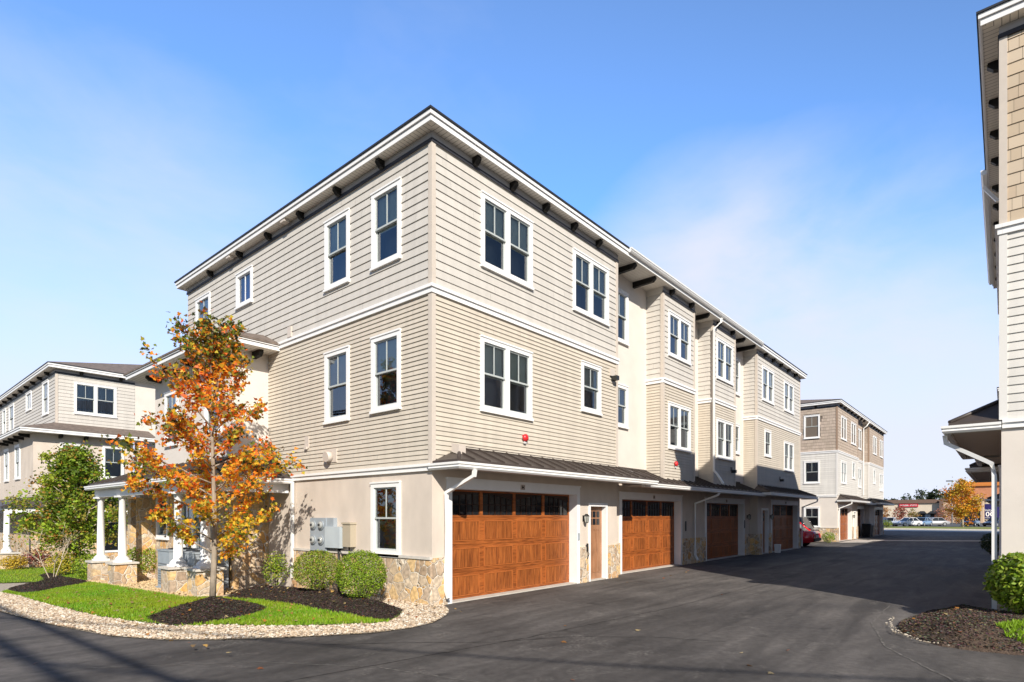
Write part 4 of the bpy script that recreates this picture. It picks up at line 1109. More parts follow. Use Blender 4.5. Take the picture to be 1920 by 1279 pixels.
L_R = [(2.32,-8.75),(2.55,-8.42),(2.95,-8.32),(3.5,-8.5),(4.2,-9.3),(3.6,-11),(2.5,-9.6)]

def grass(polys, n, excl, name, label, hmin=.025, hmax=.055, seed=1, wid=.011, edgecol=None):
    r = random.Random(seed); mb = MB()
    for poly, cnt, dz in polys:
        xs = [p[0] for p in poly]; ys = [p[1] for p in poly]; k = 0
        while k < cnt:
            x, y = r.uniform(min(xs), max(xs)), r.uniform(min(ys), max(ys))
            if not inside((x, y), poly) or any(inside((x, y), e) for e in excl): continue
            ed = edge_dist((x, y), poly)
            if ed < .22 and r.random() > .25 + ed*3.4: k += .5; continue
            if noise.noise((x*2.2, y*2.2, 3)) < -.38 and r.random() < .55: k += .5; continue
            k += 1
            a = r.uniform(0, 6.28); h = r.uniform(hmin, hmax); w = wid*r.uniform(.6,1.3); lx, ly = r.gauss(0,.35)*h, r.gauss(0,.35)*h
            z = gz(x, y) + dz; dx, dy = math.cos(a)*w, math.sin(a)*w
            f = r.uniform(.75, 1.25); v = noise.noise((x*1.3, y*1.3, 5)); g = noise.noise((x*.55, y*.55, 9)); c = (.205+.08*v+.06*g, .345+.05*v-.02*g, .012)
            q = r.random()
            if q < .14: c = (.30,.34,.035)
            elif q < .185: c = (.36,.29,.10)
            mb.poly([(x-dx,y-dy,z-.01),(x+dx,y+dy,z-.01),(x+lx+dx*.2,y+ly+dy*.2,z+h)], tuple(t*f for t in c))
    return tag(mb.build(name, M['grass']), label, 'grass', kind='stuff')
grass([(L_MAIN, 62000, .035), (L_BACK, 16000, .035)], 0, [B1, B2, B3], 'grass', 'bright green mown grass of the lawn between gravel and porch')
def h_r(): pass
r_ = random.Random(5); g_ = MB(); k_ = 0
while k_ < 9000:
    x, y = r_.uniform(2.3,4.3), r_.uniform(-11,-8.3)
    if not inside((x, y), L_R): continue
    k_ += 1; z = hR(x, y); a = r_.uniform(0,6.28); h = r_.uniform(.03,.065); w = .011; f = r_.uniform(.75,1.25)
    g_.poly([(x-math.cos(a)*w,y-math.sin(a)*w,z-.01),(x+math.cos(a)*w,y+math.sin(a)*w,z-.01),(x+r_.gauss(0,.03),y+r_.gauss(0,.03),z+h)], tuple(t*f for t in (.21,.35,.014)))
tag(g_.build('grass', M['grass']), 'small patch of bright grass on the right island bed', 'grass', kind='stuff')

def stones(name, label, poly, n, excl, cols, smin=.016, smax=.042, seed=2, dz=.0):
    r = random.Random(seed); mb = MB(); xs = [p[0] for p in poly]; ys = [p[1] for p in poly]; k = 0
    base = [(1,0,0),(-1,0,0),(0,1,0),(0,-1,0),(0,0,1),(0,0,-.6),(.6,.6,.5),(-.6,.6,.5),(-.6,-.6,.5),(.6,-.6,.5)]
    tri = [(0,6,9),(6,0,2),(2,4,6),(6,4,9),(2,7,4),(7,2,1),(1,8,7),(7,8,4),(8,1,3),(3,9,8),(8,9,4),(9,3,0),(0,5,2),(2,5,1),(1,5,3),(3,5,0)]
    while k < n:
        x, y = r.uniform(min(xs), max(xs)), r.uniform(min(ys), max(ys))
        if not inside((x, y), poly) or any(inside((x, y), e) for e in excl): continue
        k += 1; s = r.uniform(smin, smax); a = r.uniform(0, 6.28); ca, sa = math.cos(a), math.sin(a); sx, sy, sz = s*r.uniform(.7,1.3), s*r.uniform(.6,1), s*r.uniform(.45,.85)
        z = gz(x, y) + .012 + dz + sz*.35 + r.uniform(0,.012)
        pts = []
        for bx, by, bz in base:
            q = r.uniform(.82, 1.15); X, Y, Z = bx*sx*q, by*sy*q, bz*sz*q; pts.append((x+X*ca-Y*sa, y+X*sa+Y*ca, z+Z))
        i = mb.add(pts); c = r.choice(cols); f = r.uniform(.8,1.12); c = tuple(t*f for t in c)
        for t in tri: mb.f.append(tuple(i+j for j in t)); mb.c.append(c)
    return tag(mb.build(name, M['tint']), label, 'gravel', kind='stuff')
WH = [(.55,.45,.33),(.62,.53,.42),(.46,.36,.25),(.66,.60,.51),(.36,.26,.18),(.52,.40,.28),(.25,.19,.14)]
GPOLY = GF[1:] + [(.28,-.02),(-.04,-.02),(-.04,1.5),(-.67,.02)] + list(reversed(GB[1:-1]))
stones('gravel', 'cream coloured pebble border round the lawn along the asphalt', GPOLY, 21000, [B1, B2], WH, smin=.010, smax=.032)
stones('gravel', 'cream pebbles between the shrub bed and the wall', [(-.05,0),(-.05,5.1),(-.6,5.1),(-.45,3.4),(-.45,1.6),(-.7,.05)], 3200, [], WH, seed=4, smin=.010, smax=.032)
stones('gravel', 'tan pebbles under the porch columns', [(-2.5,5.3),(-1.0,5.3),(-1.0,13.2),(-2.5,13.2)], 3500, [B2], [(.56,.40,.22),(.62,.47,.28),(.46,.33,.19)], smin=.02, smax=.045, seed=6)
stones('gravel', 'a few pale stones along the edge of the right island bed', [(2.06,-7.9),(2.2,-7.55),(2.75,-7.2),(3.4,-7.03),(4.2,-7.02),(4.2,-6.95),(3.3,-6.97),(2.65,-7.13),(2.12,-7.5),(2.0,-7.9)], 70, [], [(.44,.38,.30),(.52,.46,.38),(.30,.25,.19)], smin=.010, smax=.024, seed=8, dz=.02)
# ------------------------------------------------------------------ vegetation
MAPLE = [(0,-.05),(.16,.02),(.45,-.05),(.34,.2),(.52,.42),(.24,.45),(.2,.62),(0,1.0),(-.2,.62),(-.24,.45),(-.52,.42),(-.34,.2),(-.45,-.05),(-.16,.02)]
OVAL = [(0,0),(.26,.3),(.24,.65),(0,1),(-.24,.65),(-.26,.3)]
QUAD = [(0,0),(.34,.45),(0,1),(-.34,.45)]
def leaf(mb, p, s, r, col, shape, up=.3, droop=0):
    n = Vector((r.gauss(0,1), r.gauss(0,1), r.gauss(up,1)))
    n.normalize()
    a = Vector((r.gauss(0,1), r.gauss(0,1), r.gauss(-droop,.6))); a = a - n*a.dot(n)
    if a.length < 1e-3: a = Vector((1,0,0))
    a.normalize(); b = n.cross(a)
    f = r.uniform(.72, 1.22)
    mb.poly([tuple(p + (b*x + a*y)*s) for x, y in shape], tuple(min(1,c*f) for c in col))
def pick(r, ws):
    t = r.random()*sum(w for w, _ in ws)
    for w, c in ws:
        t -= w
        if t <= 0: return c
    return ws[-1][1]

M['leaf_thin'] = leaf_mat('maple_leaves', .48)
def maple():
    r = random.Random(21)
    x0, y0 = -2.39, 4.1; zb = h1(x0, y0) - .03
    t = empty('maple_tree', (x0, y0, zb), 'slender maple with orange and red autumn leaves in the dark mulch mound', 'tree')
    wood = MB()
    top = 5.6 - zb
    tr = []
    for k in range(11):
        z = top*k/10; tr.append((.03*math.sin(z*1.3), .03*math.cos(z*1.1)-.03, z))
    wood.tube(tr, [.060*(1-.9*(k/10)**.9)+.006 for k in range(11)], 9)
    wood.build('trunk', M['bark'], t)
    br = MB(); lv = MB()
    OR, RD, YE, YG, GR, DG, BR = (.95,.34,.03), (.85,.17,.025), (.95,.58,.05), (.60,.50,.05), (.20,.25,.03), (.055,.075,.02), (.16,.10,.03)
    nb = 52
    for k in range(nb):
        f = (k+.5)/nb; z = .80 + (top-.95)*f**.98
        prof = (0.75 + .85*math.sin(min(1,(z-.8)/1.3)*math.pi/2)) if z < 2.2 else 1.60 - (z-2.2)*.395
        prof = max(.20, prof*(.86 if z < 2.6 else .80))*r.uniform(.62, 1.12)
        if k in (3, 6, 12, 17, 23, 30, 36, 41): prof *= 1.22
        az = k*2.39996 + r.uniform(-.4,.4)
        el = r.uniform(.42,.72) if z < 3.5 else r.uniform(.75,1.1)
        dr = Vector((math.cos(az)*math.cos(el), math.sin(az)*math.cos(el), math.sin(el)))
        ln = prof/max(.4, math.cos(el))
        if z + ln*math.sin(el) > top + .1: ln = max(.25, (top + .1 - z)/math.sin(el))
        p0 = Vector((.03*math.sin(z*1.3), .03*math.cos(z*1.1)-.03, z)); pts = [p0]
        for j in range(1, 6):
            q = p0 + dr*ln*j/5 + Vector((r.gauss(0,.025), r.gauss(0,.025), -.05*(j/5)**2*ln*(1 if z < 3 else -.4))); pts.append(q)
        br.tube(pts, [.017*(1-j/6)+.003 for j in range(6)], 5)
        # colour of this limb
        hz = z/top
        twigs = int(4 + ln*6.5)
        for j in range(twigs):
            s = r.uniform(.22, 1.05); i = min(4, int(s*5)); c = pts[i].lerp(pts[i+1], min(1.2, s*5-i))
            td = (dr + Vector((r.gauss(0,.8), r.gauss(0,.8), r.gauss(.2,.6)))).normalized(); tl = r.uniform(.12,.36)
            e = c + td*tl
            br.tube([c, e], [.005,.002], 4, cap=False)
            tip = s > .78
            for q in range(r.randint(17, 25)):
                p = c.lerp(e, r.uniform(.1,1.12)) + Vector((r.gauss(0,.062), r.gauss(0,.062), r.gauss(0,.062)))
                zz = p.z/top
                if zz < .32: ws = [(4.0,YE),(2.4,OR),(3.8,YG),(1.8,GR),(.5,RD)]
                elif zz < .55: ws = [(4.2,OR),(3.0,YE),(1.8,RD),(1.6,YG),(.7,GR),(.2,BR)]
                elif zz < .86: ws = [(3.0,RD),(3.6,OR),(1.3,YE),(.8,BR),(.8,GR),(.6,YG)]
                else: ws = [(1.6,OR),(1.0,RD),(1.4,BR),(1.5,DG),(2.4,GR),(1.2,YG)]
                if tip and (r.random() < .5 or k in (3,6,12,17,23,30,36,41)): ws = [(1.6,DG),(2,GR),(1.0,BR),(1.2,YG)] if r.random() < .6 else ws
                leaf(lv, p, r.uniform(.050,.098), r, pick(r, ws), MAPLE, .5, .5)
    br.build('branch', M['bark'], t); lv.build('crown', M['leaf_thin'], t)
maple()

def leafy_tree(name, loc, label, top, crown0, rad, n, size, cols, seed, trunk_r=.09, bark='bark_dark', shape=OVAL, cat='tree', group=None, prof=None, nlimb=26, clump=.2, up=.4):
    r = random.Random(seed); t = empty(name, loc, label, cat, group)
    w = MB(); w.tube([(0,0,-.1), (.02,.01,crown0), (.03*top/4,-.02,top*.6), (0,.03,top*.93)], [trunk_r, trunk_r*.8, trunk_r*.45, .01], 8); w.build('trunk', M[bark], t)
    b = MB(); lv = MB(); cl = []
    for k in range(nlimb):
        f = (k+.5)/nlimb; z = crown0 + (top-crown0)*f*.92; az = k*2.4+r.uniform(-.5,.5)
        rr = rad*(prof(f) if prof else math.sin(math.pi*(.16+.8*f))**.8)*r.uniform(.6,1.12)
        p0 = Vector((0,0,max(crown0*.8, z-.35*rr))); p1 = Vector((math.cos(az)*rr, math.sin(az)*rr, z+.25*rr))
        mid = p0.lerp(p1,.5)+Vector((r.gauss(0,.08),r.gauss(0,.08),.05))*rr
        b.tube([p0, mid, p1], [trunk_r*.3, trunk_r*.18, .006], 5)
        for j in range(3):
            cl.append((p0.lerp(p1, r.uniform(.3,1.02)) + Vector((r.gauss(0,.16),r.gauss(0,.16),r.gauss(0,.16)))*rad, clump*rad*r.uniform(.6,1.25), r.choice(cols)))
    b.build('branch', M[bark], t)
    for k in range(n):
        c, s, cc = cl[r.randrange(len(cl))]
        d = Vector((r.gauss(0,1),r.gauss(0,1),r.gauss(0,.8)))*s*.75
        leaf(lv, c+d, size*r.uniform(.65,1.2), r, cc if r.random() < .7 else r.choice(cols), shape, up)
    lv.build('crown', M['leaf'], t)
    return t
GRN = [(.20,.30,.02),(.26,.37,.025),(.14,.23,.018),(.34,.40,.035),(.09,.14,.018),(.34,.29,.05),(.38,.20,.035)]
leafy_tree('pear_tree', (-1.72,17.7,gz(0,17.7)), 'dense green tree with a pale trunk standing on the lawn before the neighbouring house', 4.75, 1.05, 1.62, 19000, .12, GRN, 4, .10, 'bark_pale', nlimb=58, prof=lambda f: (1.0 if f < .35 else max(.14, 1-(f-.35)*1.38)), clump=.15)

def bare_shrub():
    r = random.Random(9); x, y = -2.88, 15.2; z = gz(x, y)
    t = empty('crape_myrtle', (x, y, z), 'bare pale stemmed shrub with a few leaves before the green tree', 'shrub')
    b = MB(); lv = MB(); n = 0
    def grow(p, d, l, rad, lev):
        nonlocal n
        q = p + d*l; m = p.lerp(q,.5)+Vector((r.gauss(0,.03),r.gauss(0,.03),0))*l
        b.tube([p, m, q], [rad, rad*.85, rad*.65], 5, cap=False)
        if lev == 0:
            for _ in range(5): leaf(lv, q+Vector((r.gauss(0,.1),r.gauss(0,.1),r.gauss(0,.1))), .07, r, r.choice([(.22,.22,.03),(.32,.14,.03),(.12,.16,.02),(.38,.25,.05)]), OVAL)
            return
        for _ in range(3 if lev > 1 else 2):
            grow(q, (d + Vector((r.gauss(0,.36),r.gauss(0,.36),r.gauss(.12,.15)))).normalized(), l*r.uniform(.6,.85), rad*.62, lev-1)
    for k in range(3):
        a = k*2.1+.5; grow(Vector((math.cos(a)*.04, math.sin(a)*.04, -.05)), Vector((math.cos(a)*.4, math.sin(a)*.4, 1)).normalized(), r.uniform(.6,.8), .016, 3)
    b.build('stem', M['bark_pale'], t); lv.build('foliage', M['leaf'], t)
bare_shrub()

def bush(name, loc, rx, ry, rz, n, size, cols, label, seed, group=None, cat='shrub', flatc=0.0, shell=.75, stems=True, zc=None, shape=QUAD):
    """clipped shrub: leaves in a shell round a twiggy inside"""
    r = random.Random(seed); t = empty(name, loc, label, cat, group)
    lv = MB(); zc = rz*1.02 if zc is None else zc
    for k in range(n):
        d = Vector((r.gauss(0,1), r.gauss(0,1), r.gauss(0,1))); d.normalize()
        q = r.random(); rad = (shell + (1-shell)*q**.5) if r.random() < .82 else r.uniform(.3, shell)
        rad *= 1 + .06*noise.noise(d*3.1+Vector((seed,0,0))) + .035*noise.noise(d*9+Vector((0,seed,0)))
        x, y, z = d.x*rx*rad, d.y*ry*rad, d.z*rz*rad
        if flatc and z > rz*flatc: z = rz*flatc + r.uniform(-.03,.02)
        if d.z < -.55 and r.random() < .55: continue
        c = r.choice(cols)
        nn = Vector((d.x*.8, d.y*.8, d.z*.6+.5))
        n_ = (nn + Vector((r.gauss(0,.55),r.gauss(0,.55),r.gauss(0,.55)))).normalized()
        a = Vector((r.gauss(0,1),r.gauss(0,1),r.gauss(.4,.7))); a = (a-n_*a.dot(n_)).normalized(); b = n_.cross(a); s = size*r.uniform(.7,1.25); f = r.uniform(.7,1.3)
        p = Vector((x, y, z+zc))
        lv.poly([tuple(p+(b*u+a*v)*s) for u, v in shape], tuple(w*f for w in c))
    st = MB()
    for k in range(12):
        a = r.uniform(0,6.28); q = r.uniform(.2,.75)
        st.tube([(math.cos(a)*.05, math.sin(a)*.05, -.06), (math.cos(a)*rx*q*.5, math.sin(a)*ry*q*.5, zc*.6), (math.cos(a)*rx*q, math.sin(a)*ry*q, zc+rz*.3*r.random())], [.014,.010,.004], 5)
    st.build('stem', M['bark'], t); lv.build('foliage', M['leaf'], t)
BOX = [(.21,.32,.018),(.26,.38,.022),(.15,.24,.015),(.33,.42,.035),(.11,.18,.012)]
def on(h, x, y): return (x, y, h(x, y)-.02)
bush('boxwood_bush', on(h2,-.98,.90), .48,.48,.47, 12000, .031, BOX, 'round clipped green boxwood nearest the stone wall corner below the window', 1, zc=.46)
bush('boxwood_bush', on(h2,-1.0,2.42), .50,.48,.41, 9500, .031, BOX+[(.27,.27,.05),(.30,.20,.05)], 'thinner round boxwood with bare twigs under the electricity meters', 2, zc=.46)
bush('young_shrub', on(h2,-1.05,4.05), .30,.28,.40, 1500, .045, BOX+[(.30,.27,.05),(.34,.30,.06)], 'sparse yellow green shrub beside the downspout in the dark mulch', 3, shell=.3, zc=.44)
HL = [(.15,.25,.015),(.21,.32,.02),(.10,.17,.012),(.28,.38,.03),(.36,.42,.06)]
bush('laurel_bush', (4.55,-8.72,.20), .56,.56,.50, 5200, .075, HL, 'broad leaved green hedge bush in front of the right edge house', 5, flatc=.86, shell=.7, zc=.50, shape=OVAL)
bush('laurel_bush', (4.6,-9.75,.20), .7,.7,.48, 4800, .075, HL, 'broad leaved green hedge bush cut by the right frame edge', 6, flatc=.86, shell=.7, zc=.50, shape=OVAL)
bush('dark_shrub', (27,-7.95,0), .42,.42,.45, 1600, .08, [(.03,.05,.015),(.05,.07,.02)], 'dark shaded shrub along the alley beside the downspout', 7, zc=.5)
bush('boxwood_bush', (-1.15,12.2,gz(0,12.2)), .62,.5,.48, 4200, .05, BOX+[(.28,.30,.03)], 'clipped hedge bush behind the second porch column', 8, zc=.62)
bush('boxwood_bush', (-2.0,14.4,gz(0,14.4)), .55,.5,.42, 3600, .05, BOX, 'low green bush left of the farthest porch column', 9, zc=.42)
bush('golden_shrub', (-2.2,17.2,gz(0,17)), .55,.5,.42, 2200, .06, [(.55,.42,.03),(.42,.38,.04),(.30,.30,.03)], 'yellow autumn shrub behind the green tree trunk', 10, zc=.42, shell=.4)
bush('golden_shrub', (-2.55,23.7,gz(0,24)), .5,.45,.34, 1500, .07, [(.58,.38,.03),(.45,.33,.04)], 'small golden shrub beside the far porch pedestal', 11, zc=.34, shell=.4)
bush('red_shrub', (-1.75,23.8,gz(0,24)), .6,.5,.45, 1300, .07, [(.20,.07,.05),(.14,.09,.05),(.32,.06,.05)], 'small dark red shrub by the far stone wall', 12, zc=.5, shell=.3)
bush('small_shrub', (33.9,.2,0), .38,.38,.34, 1100, .06, BOX, 'small round green shrub behind the parked black car', 13, zc=.36)

# fallen leaves lying about
r = random.Random(31); lt = MB()
LC = [(.42,.18,.04),(.50,.30,.09),(.34,.12,.05),(.55,.42,.20),(.30,.20,.10)]
for (x, y) in [(.03,-3.09),(-.93,-3.74),(-.02,-5.86),(-.57,-6.16),(-.72,-6.44),(.51,-6.26),(-2.38,-4.92),(-4.33,-1.91),(-5.94,.28),(5.19,-3.65),(.43,-4.14),(7.5,-1.2),(8.3,-1.0),(9.6,-.9),(10.0,-.8),(6.0,-.9)]:
    leaf(lt, Vector((x,y,.012)), r.uniform(.05,.085), r, r.choice(LC), MAPLE, 5)
for k in range(520):
    x, y = r.uniform(-4.6,-.2), r.uniform(-1.2,9)
    if not inside((x, y), LAWN+[(-.2,0)]) and r.random() < .6: continue
    b = .075
    for hh, bb in ((h1,B1),(h2,B2)):
        if inside((x,y),bb): b = hh(x,y)-gz(x,y)+.015
    leaf(lt, Vector((x,y,gz(x,y)+b)), r.uniform(.04,.07), r, r.choice(LC), MAPLE, 3)
for k in range(36):
    x, y = r.uniform(1.9,4.5), r.uniform(-9.5,-7.1)
    if inside((x,y),BR): leaf(lt, Vector((x,y,hR(x,y)+.015)), r.uniform(.04,.07), r, r.choice(LC), MAPLE, 3)
tag(lt.build('leaf_litter', M['leaf']), 'fallen autumn leaves scattered over lawn, mulch and asphalt', 'leaves', kind='stuff')

# ------------------------------------------------------------------ cars
def carpaint(name, c): return mat(name, c, .22, .5, coat=.8)
M['tyre'] = mat('tyre', (.02,.02,.02), .8, .3); M['rim'] = mat('rim', (.45,.46,.48), .3, .6, metal=.6)
M['car_glass'] = mat('car_glass', (.012,.014,.016), .05, .7); M['tail'] = mat('tail_lamp', (.45,.012,.015), .12, .7); M['head'] = mat('head_lamp', (.6,.62,.65), .1, .7)
M['plastic'] = mat('black_plastic', (.03,.03,.03), .6, .3); M['silver'] = mat('bumper_grey', (.35,.34,.33), .4, .5)
def car(name, x, y, rot, paint, label, suv=False, group=None, L=4.5, W=1.8):
    """nose along local +y, rear at y=0"""
    t = empty(name, (x,y,gz(0,0)), label, 'car', group); t.rotation_euler = (0,0,rot)
    Hb = .98 if suv else .90; Hr = 1.68 if suv else 1.46
    b = MB()
    def sec(yy, w, z0, z1, wt): return [(-w*.94,yy,z0),(-w,yy,z0+.18),(-w,yy,z1-.16),(-wt,yy,z1),(wt,yy,z1),(w,yy,z1-.16),(w,yy,z0+.18),(w*.94,yy,z0)]
    h = W/2
    secs = [sec(0,h*.86,.34,Hb-.14,h*.70), sec(.10,h*.95,.28,Hb-.02,h*.78), sec(.5,h,.22,Hb,h*.84), sec(1.5,h,.20,Hb,h*.86), sec(2.9,h,.20,Hb-.02,h*.85), sec(3.5,h*.99,.20,Hb-.08,h*.82), sec(4.2,h*.95,.24,Hb-.22,h*.74), sec(L,h*.8,.34,Hb-.36,h*.6)]
    R0 = [b.add(s) for s in secs]
    for i in range(len(R0)-1):
        for j in range(8): b.smooth.add(len(b.f)); b.f.append((R0[i]+j, R0[i]+(j+1)%8, R0[i+1]+(j+1)%8, R0[i+1]+j))
    b.f.append(tuple(R0[0]+j for j in range(8))); b.f.append(tuple(R0[-1]+j for j in range(8)))
    ra, rb = (.35, .72) if suv else (.55, 1.15)
    def roof(yy, w, z): return [(-w,yy,z),(w,yy,z)]
    # roof skin and pillars
    b.hexa([(-h*.66,rb,Hr-.06),(h*.66,rb,Hr-.06),(h*.68,2.25,Hr-.07),(-h*.68,2.25,Hr-.07),(-h*.60,rb+.05,Hr),(h*.60,rb+.05,Hr),(h*.62,2.15,Hr),(-h*.62,2.15,Hr)])
    for s in (-1,1):
        b.tube([(s*h*.82,ra,Hb-.02),(s*h*.66,rb,Hr-.04)], .05, 6); b.tube([(s*h*.82,3.05,Hb-.04),(s*h*.67,2.25,Hr-.05)], .04, 6)
        b.tube([(s*h*.84,1.75,Hb-.02),(s*h*.67,1.75,Hr-.05)], .04, 6)
        b.box((s*h*1.12-.09,2.72,Hb-.02),(s*h*1.12+.09,2.86,Hb+.14))
    body = b.build('body', paint, t)
    g = MB()
    g.hexa([(-h*.80,ra-.02,Hb-.03),(h*.80,ra-.02,Hb-.03),(h*.80,3.05,Hb-.04),(-h*.80,3.05,Hb-.04),(-h*.645,rb-.02,Hr-.05),(h*.645,rb-.02,Hr-.05),(h*.655,2.27,Hr-.06),(-h*.655,2.27,Hr-.06)])
    g.build('windows', M['car_glass'], t)
    for s in (-1,1):
        for yy in (.85, 3.55):
            w = MB(); w.tube([(s*(h-.20),yy,.32),(s*(h+.005),yy,.32)], .32, 20); wo = w.build('wheel', M['tyre'], t)
            k = MB(); k.tube([(s*(h-.02),yy,.32),(s*(h+.02),yy,.32)], .21, 14); k.build('rim', M['rim'], wo)
        l = MB(); l.hexa([(s*h*.50,-.012,Hb-.34),(s*h*.90,.05,Hb-.34),(s*h*.96,.30,Hb-.34),(s*h*.50,.2,Hb-.34),(s*h*.48,.02,Hb-.13),(s*h*.88,.07,Hb-.10),(s*h*.965,.38,Hb-.12),(s*h*.5,.2,Hb-.13)]); l.build('tail_lamp', M['tail'], t)
        l = MB(); l.hexa([(s*h*.40,L-.06,.52),(s*h*.80,L-.22,.52),(s*h*.78,L-.35,.56),(s*h*.40,L-.2,.56),(s*h*.40,L-.10,.64),(s*h*.78,L-.24,.66),(s*h*.76,L-.4,.67),(s*h*.4,L-.3,.66)]); l.build('headlamp', M['head'], t)
    p = MB(); p.box((-h*.82,-.05,.34),(h*.82,.12,.50)); p.build('bumper', M['silver'] if suv else M['plastic'], t)
    p = MB(); p.box((-.26,-.03,Hb-.36),(.26,.0,Hb-.24)); p.build('number_plate', M['head'], t)
car('parked_car', 28.1, -.45, 0, carpaint('paint_red', (.72,.015,.025)), 'bright red car parked just past the end of the row')
car('parked_car', 33.7, .9, R(-4), carpaint('paint_black', (.018,.014,.015)), 'black car with red tail lamps parked behind the red car', suv=True, L=4.7, W=1.9)
cols = {'dark': carpaint('paint_dark_blue',(.03,.04,.07)), 'silver': carpaint('paint_silver',(.45,.48,.52)), 'white': carpaint('paint_white',(.72,.73,.75)), 'blue': carpaint('paint_blue',(.16,.25,.38)), 'grey': carpaint('paint_grey',(.33,.33,.34)), 'black': carpaint('paint_jet',(.012,.014,.018)), 'deep': carpaint('paint_deep',(.02,.02,.03))}
PK = [('dark',108.2,7.0,1.35,'dark blue car farthest left in the shop parking lot',False), ('silver',111.0,6.3,1.5,'silver car parked behind the dark blue one at the shops',False),
      ('white',109.5,2.5,.9,'white car in the middle of the shop parking lot',False), ('blue',113.2,1.6,1.3,'slate blue car parked behind the white one at the shops',False),
      ('grey',116.0,-1.0,.5,'grey car beside the tall store pier',False), ('black',113.5,-4.6,1.4,'long black car parked behind the yellow tree',True), ('deep',115.0,-8.0,1.2,'dark car to the right of the yellow tree trunk',False)]
for k, x, y, ro, lab, sv in PK: car('parked_car', x, y, ro, cols[k], lab, sv, 'cars in the shop parking lot')

def bin_(name, x, y, h, m, label, cat, group=None):
    t = empty(name, (x,y,0), label, cat, group); w = h*.28
    q = MB(); q.hexa([(-w*.85,-w*.85,.02),(w*.85,-w*.85,.02),(w*.85,w*.85,.02),(-w*.85,w*.85,.02),(-w,-w,h*.92),(w,-w,h*.92),(w,w,h*.92),(-w,w,h*.92)]); q.build('body', m, t)
    q = MB(); q.hexa([(-w*1.08,-w*1.1,h*.92),(w*1.08,-w*1.1,h*.92),(w*1.08,w*1.1,h*.92),(-w*1.08,w*1.1,h*.92),(-w*.9,-w*.9,h),(w*.9,-w*.9,h),(w*.9,w*.9,h),(-w*.9,w*.9,h)]); q.build('lid', m, t)
bin_('white_bucket', 21.05, -.35, .42, M['trim'], 'small white bucket on the asphalt beside the last garage door of the row', 'bucket')
bin_('trash_bin', 46.9, .1, 1.1, M['plastic'], 'black trash bin in the shaded recess of the far townhouse, nearer the camera', 'trash bin', 'trash bins')
bin_('trash_bin', 47.8, .1, 1.0, M['plastic'], 'lower black trash bin deeper in the recess of the far townhouse', 'trash bin', 'trash bins')

# ------------------------------------------------------------------ shops, far trees, street lamp
MS = dict(cream=mat('shop_cream', (.62,.53,.42), .85, .2, noise_amt=.06, noise_scale=.6), tan=mat('shop_tan', (.52,.38,.27), .85, .2, noise_amt=.06), roofb=mat('shop_roof', (.17,.11,.085), .85, .2, noise_amt=.2), orange=mat('shop_orange', (.55,.20,.05), .8, .2, noise_amt=.08), brick=mat('shop_brick', (.50,.22,.12), .85, .2, noise_amt=.14, noise_scale=1.2), blue=mat('shop_blue', (.022,.018,.12), .4, .4), signred=mat('sign_red', (.50,.03,.05), .4, .4), white=mat('sign_white', (.85,.85,.85), .5, .3), dark=mat('awning_dark', (.02,.022,.028), .7, .3))
FX = lambda x: FR(x, 40, 0, -1)                                        # shop fronts face the camera (-x)
def shop_left():
    t = empty('shop', (170,8,0), 'cream shop with a red sign and dark awnings beyond the parking lot', 'shop')
    m = MB(); m.box((0,-4.4,0),(14,14,4.9)); m.build('wall', MS['cream'], t)
    m = MB(); m.box((-.4,-3.6,4.9),(14,14,5.8)); m.build('roof', MS['roofb'], t)
    m = MB(); m.box((-.25,.2,3.95),(-.02,4.2,4.8)); s = m.build('sign', MS['signred'], t)
    rr = random.Random(5); m = MB(); y = 4.0
    while y > .45:                                                     # the two words are too small to read in the photo
        w = rr.uniform(.18,.28); h = .34
        if 2.05 < y < 2.35: y -= .25; continue
        m.box((-.30,y-w,4.2),(-.255,y-w+.07,4.2+h)); m.box((-.30,y-w,4.2+h-.08),(-.255,y,4.2+h)) if rr.random() < .7 else m.box((-.30,y-w,4.34),(-.255,y,4.42))
        if rr.random() < .6: m.box((-.30,y-.07,4.2),(-.255,y,4.2+h-.09))
        y -= w + .07
    m.build('sign_lettering', MS['white'], s)
    m = MB()
    for a, b in ((-3.6,-1.9),(-1.6,.2)): m.hexa([(-1.8,a,2.3),(-1.8,b,2.3),(-.02,b,2.3),(-.02,a,2.3),(-1.0,a+.5,2.9),(-1.0,b-.5,2.9),(-.02,b-.5,2.9),(-.02,a+.5,2.9)])
    m.build('awning', MS['dark'], t)
    m = MB(); m.box((-.06,-3.4,0),(.02,0,2.25)); m.build('shop_window', MS['dark'], t)
    m = MB(); m.box((-.12,-2.3,.4),(-.065,-1.2,2.1)); m.build('shop_door', M['curtain'], t)
    m = MB(); m.box((-1.2,-4.9,0),(12,-4.2,5.6)); m.build('side_wall', MS['roofb'], t)
shop_left()
def shop_pier():
    t = empty('shop', (170.5,2,0), 'tan stone fronted shop with a flat brown cornice behind the yellow tree', 'shop')
    m = MB(); m.box((0,-6.5,0),(12,1.6,5.4)); m.build('wall', MS['tan'], t)
    m = MB(); m.box((-.4,-6.6,5.4),(12,1.7,6.0)); m.build('cornice', MS['roofb'], t)
    m = MB(); m.box((-.6,-6.2,4.0),(-.02,-2.2,4.9)); m.build('fascia_board', MS['dark'], t)
    m = MB(); m.box((-.05,-6,0),(.03,-2.4,3)); m.build('shop_window', M['car_glass'], t)
shop_pier()
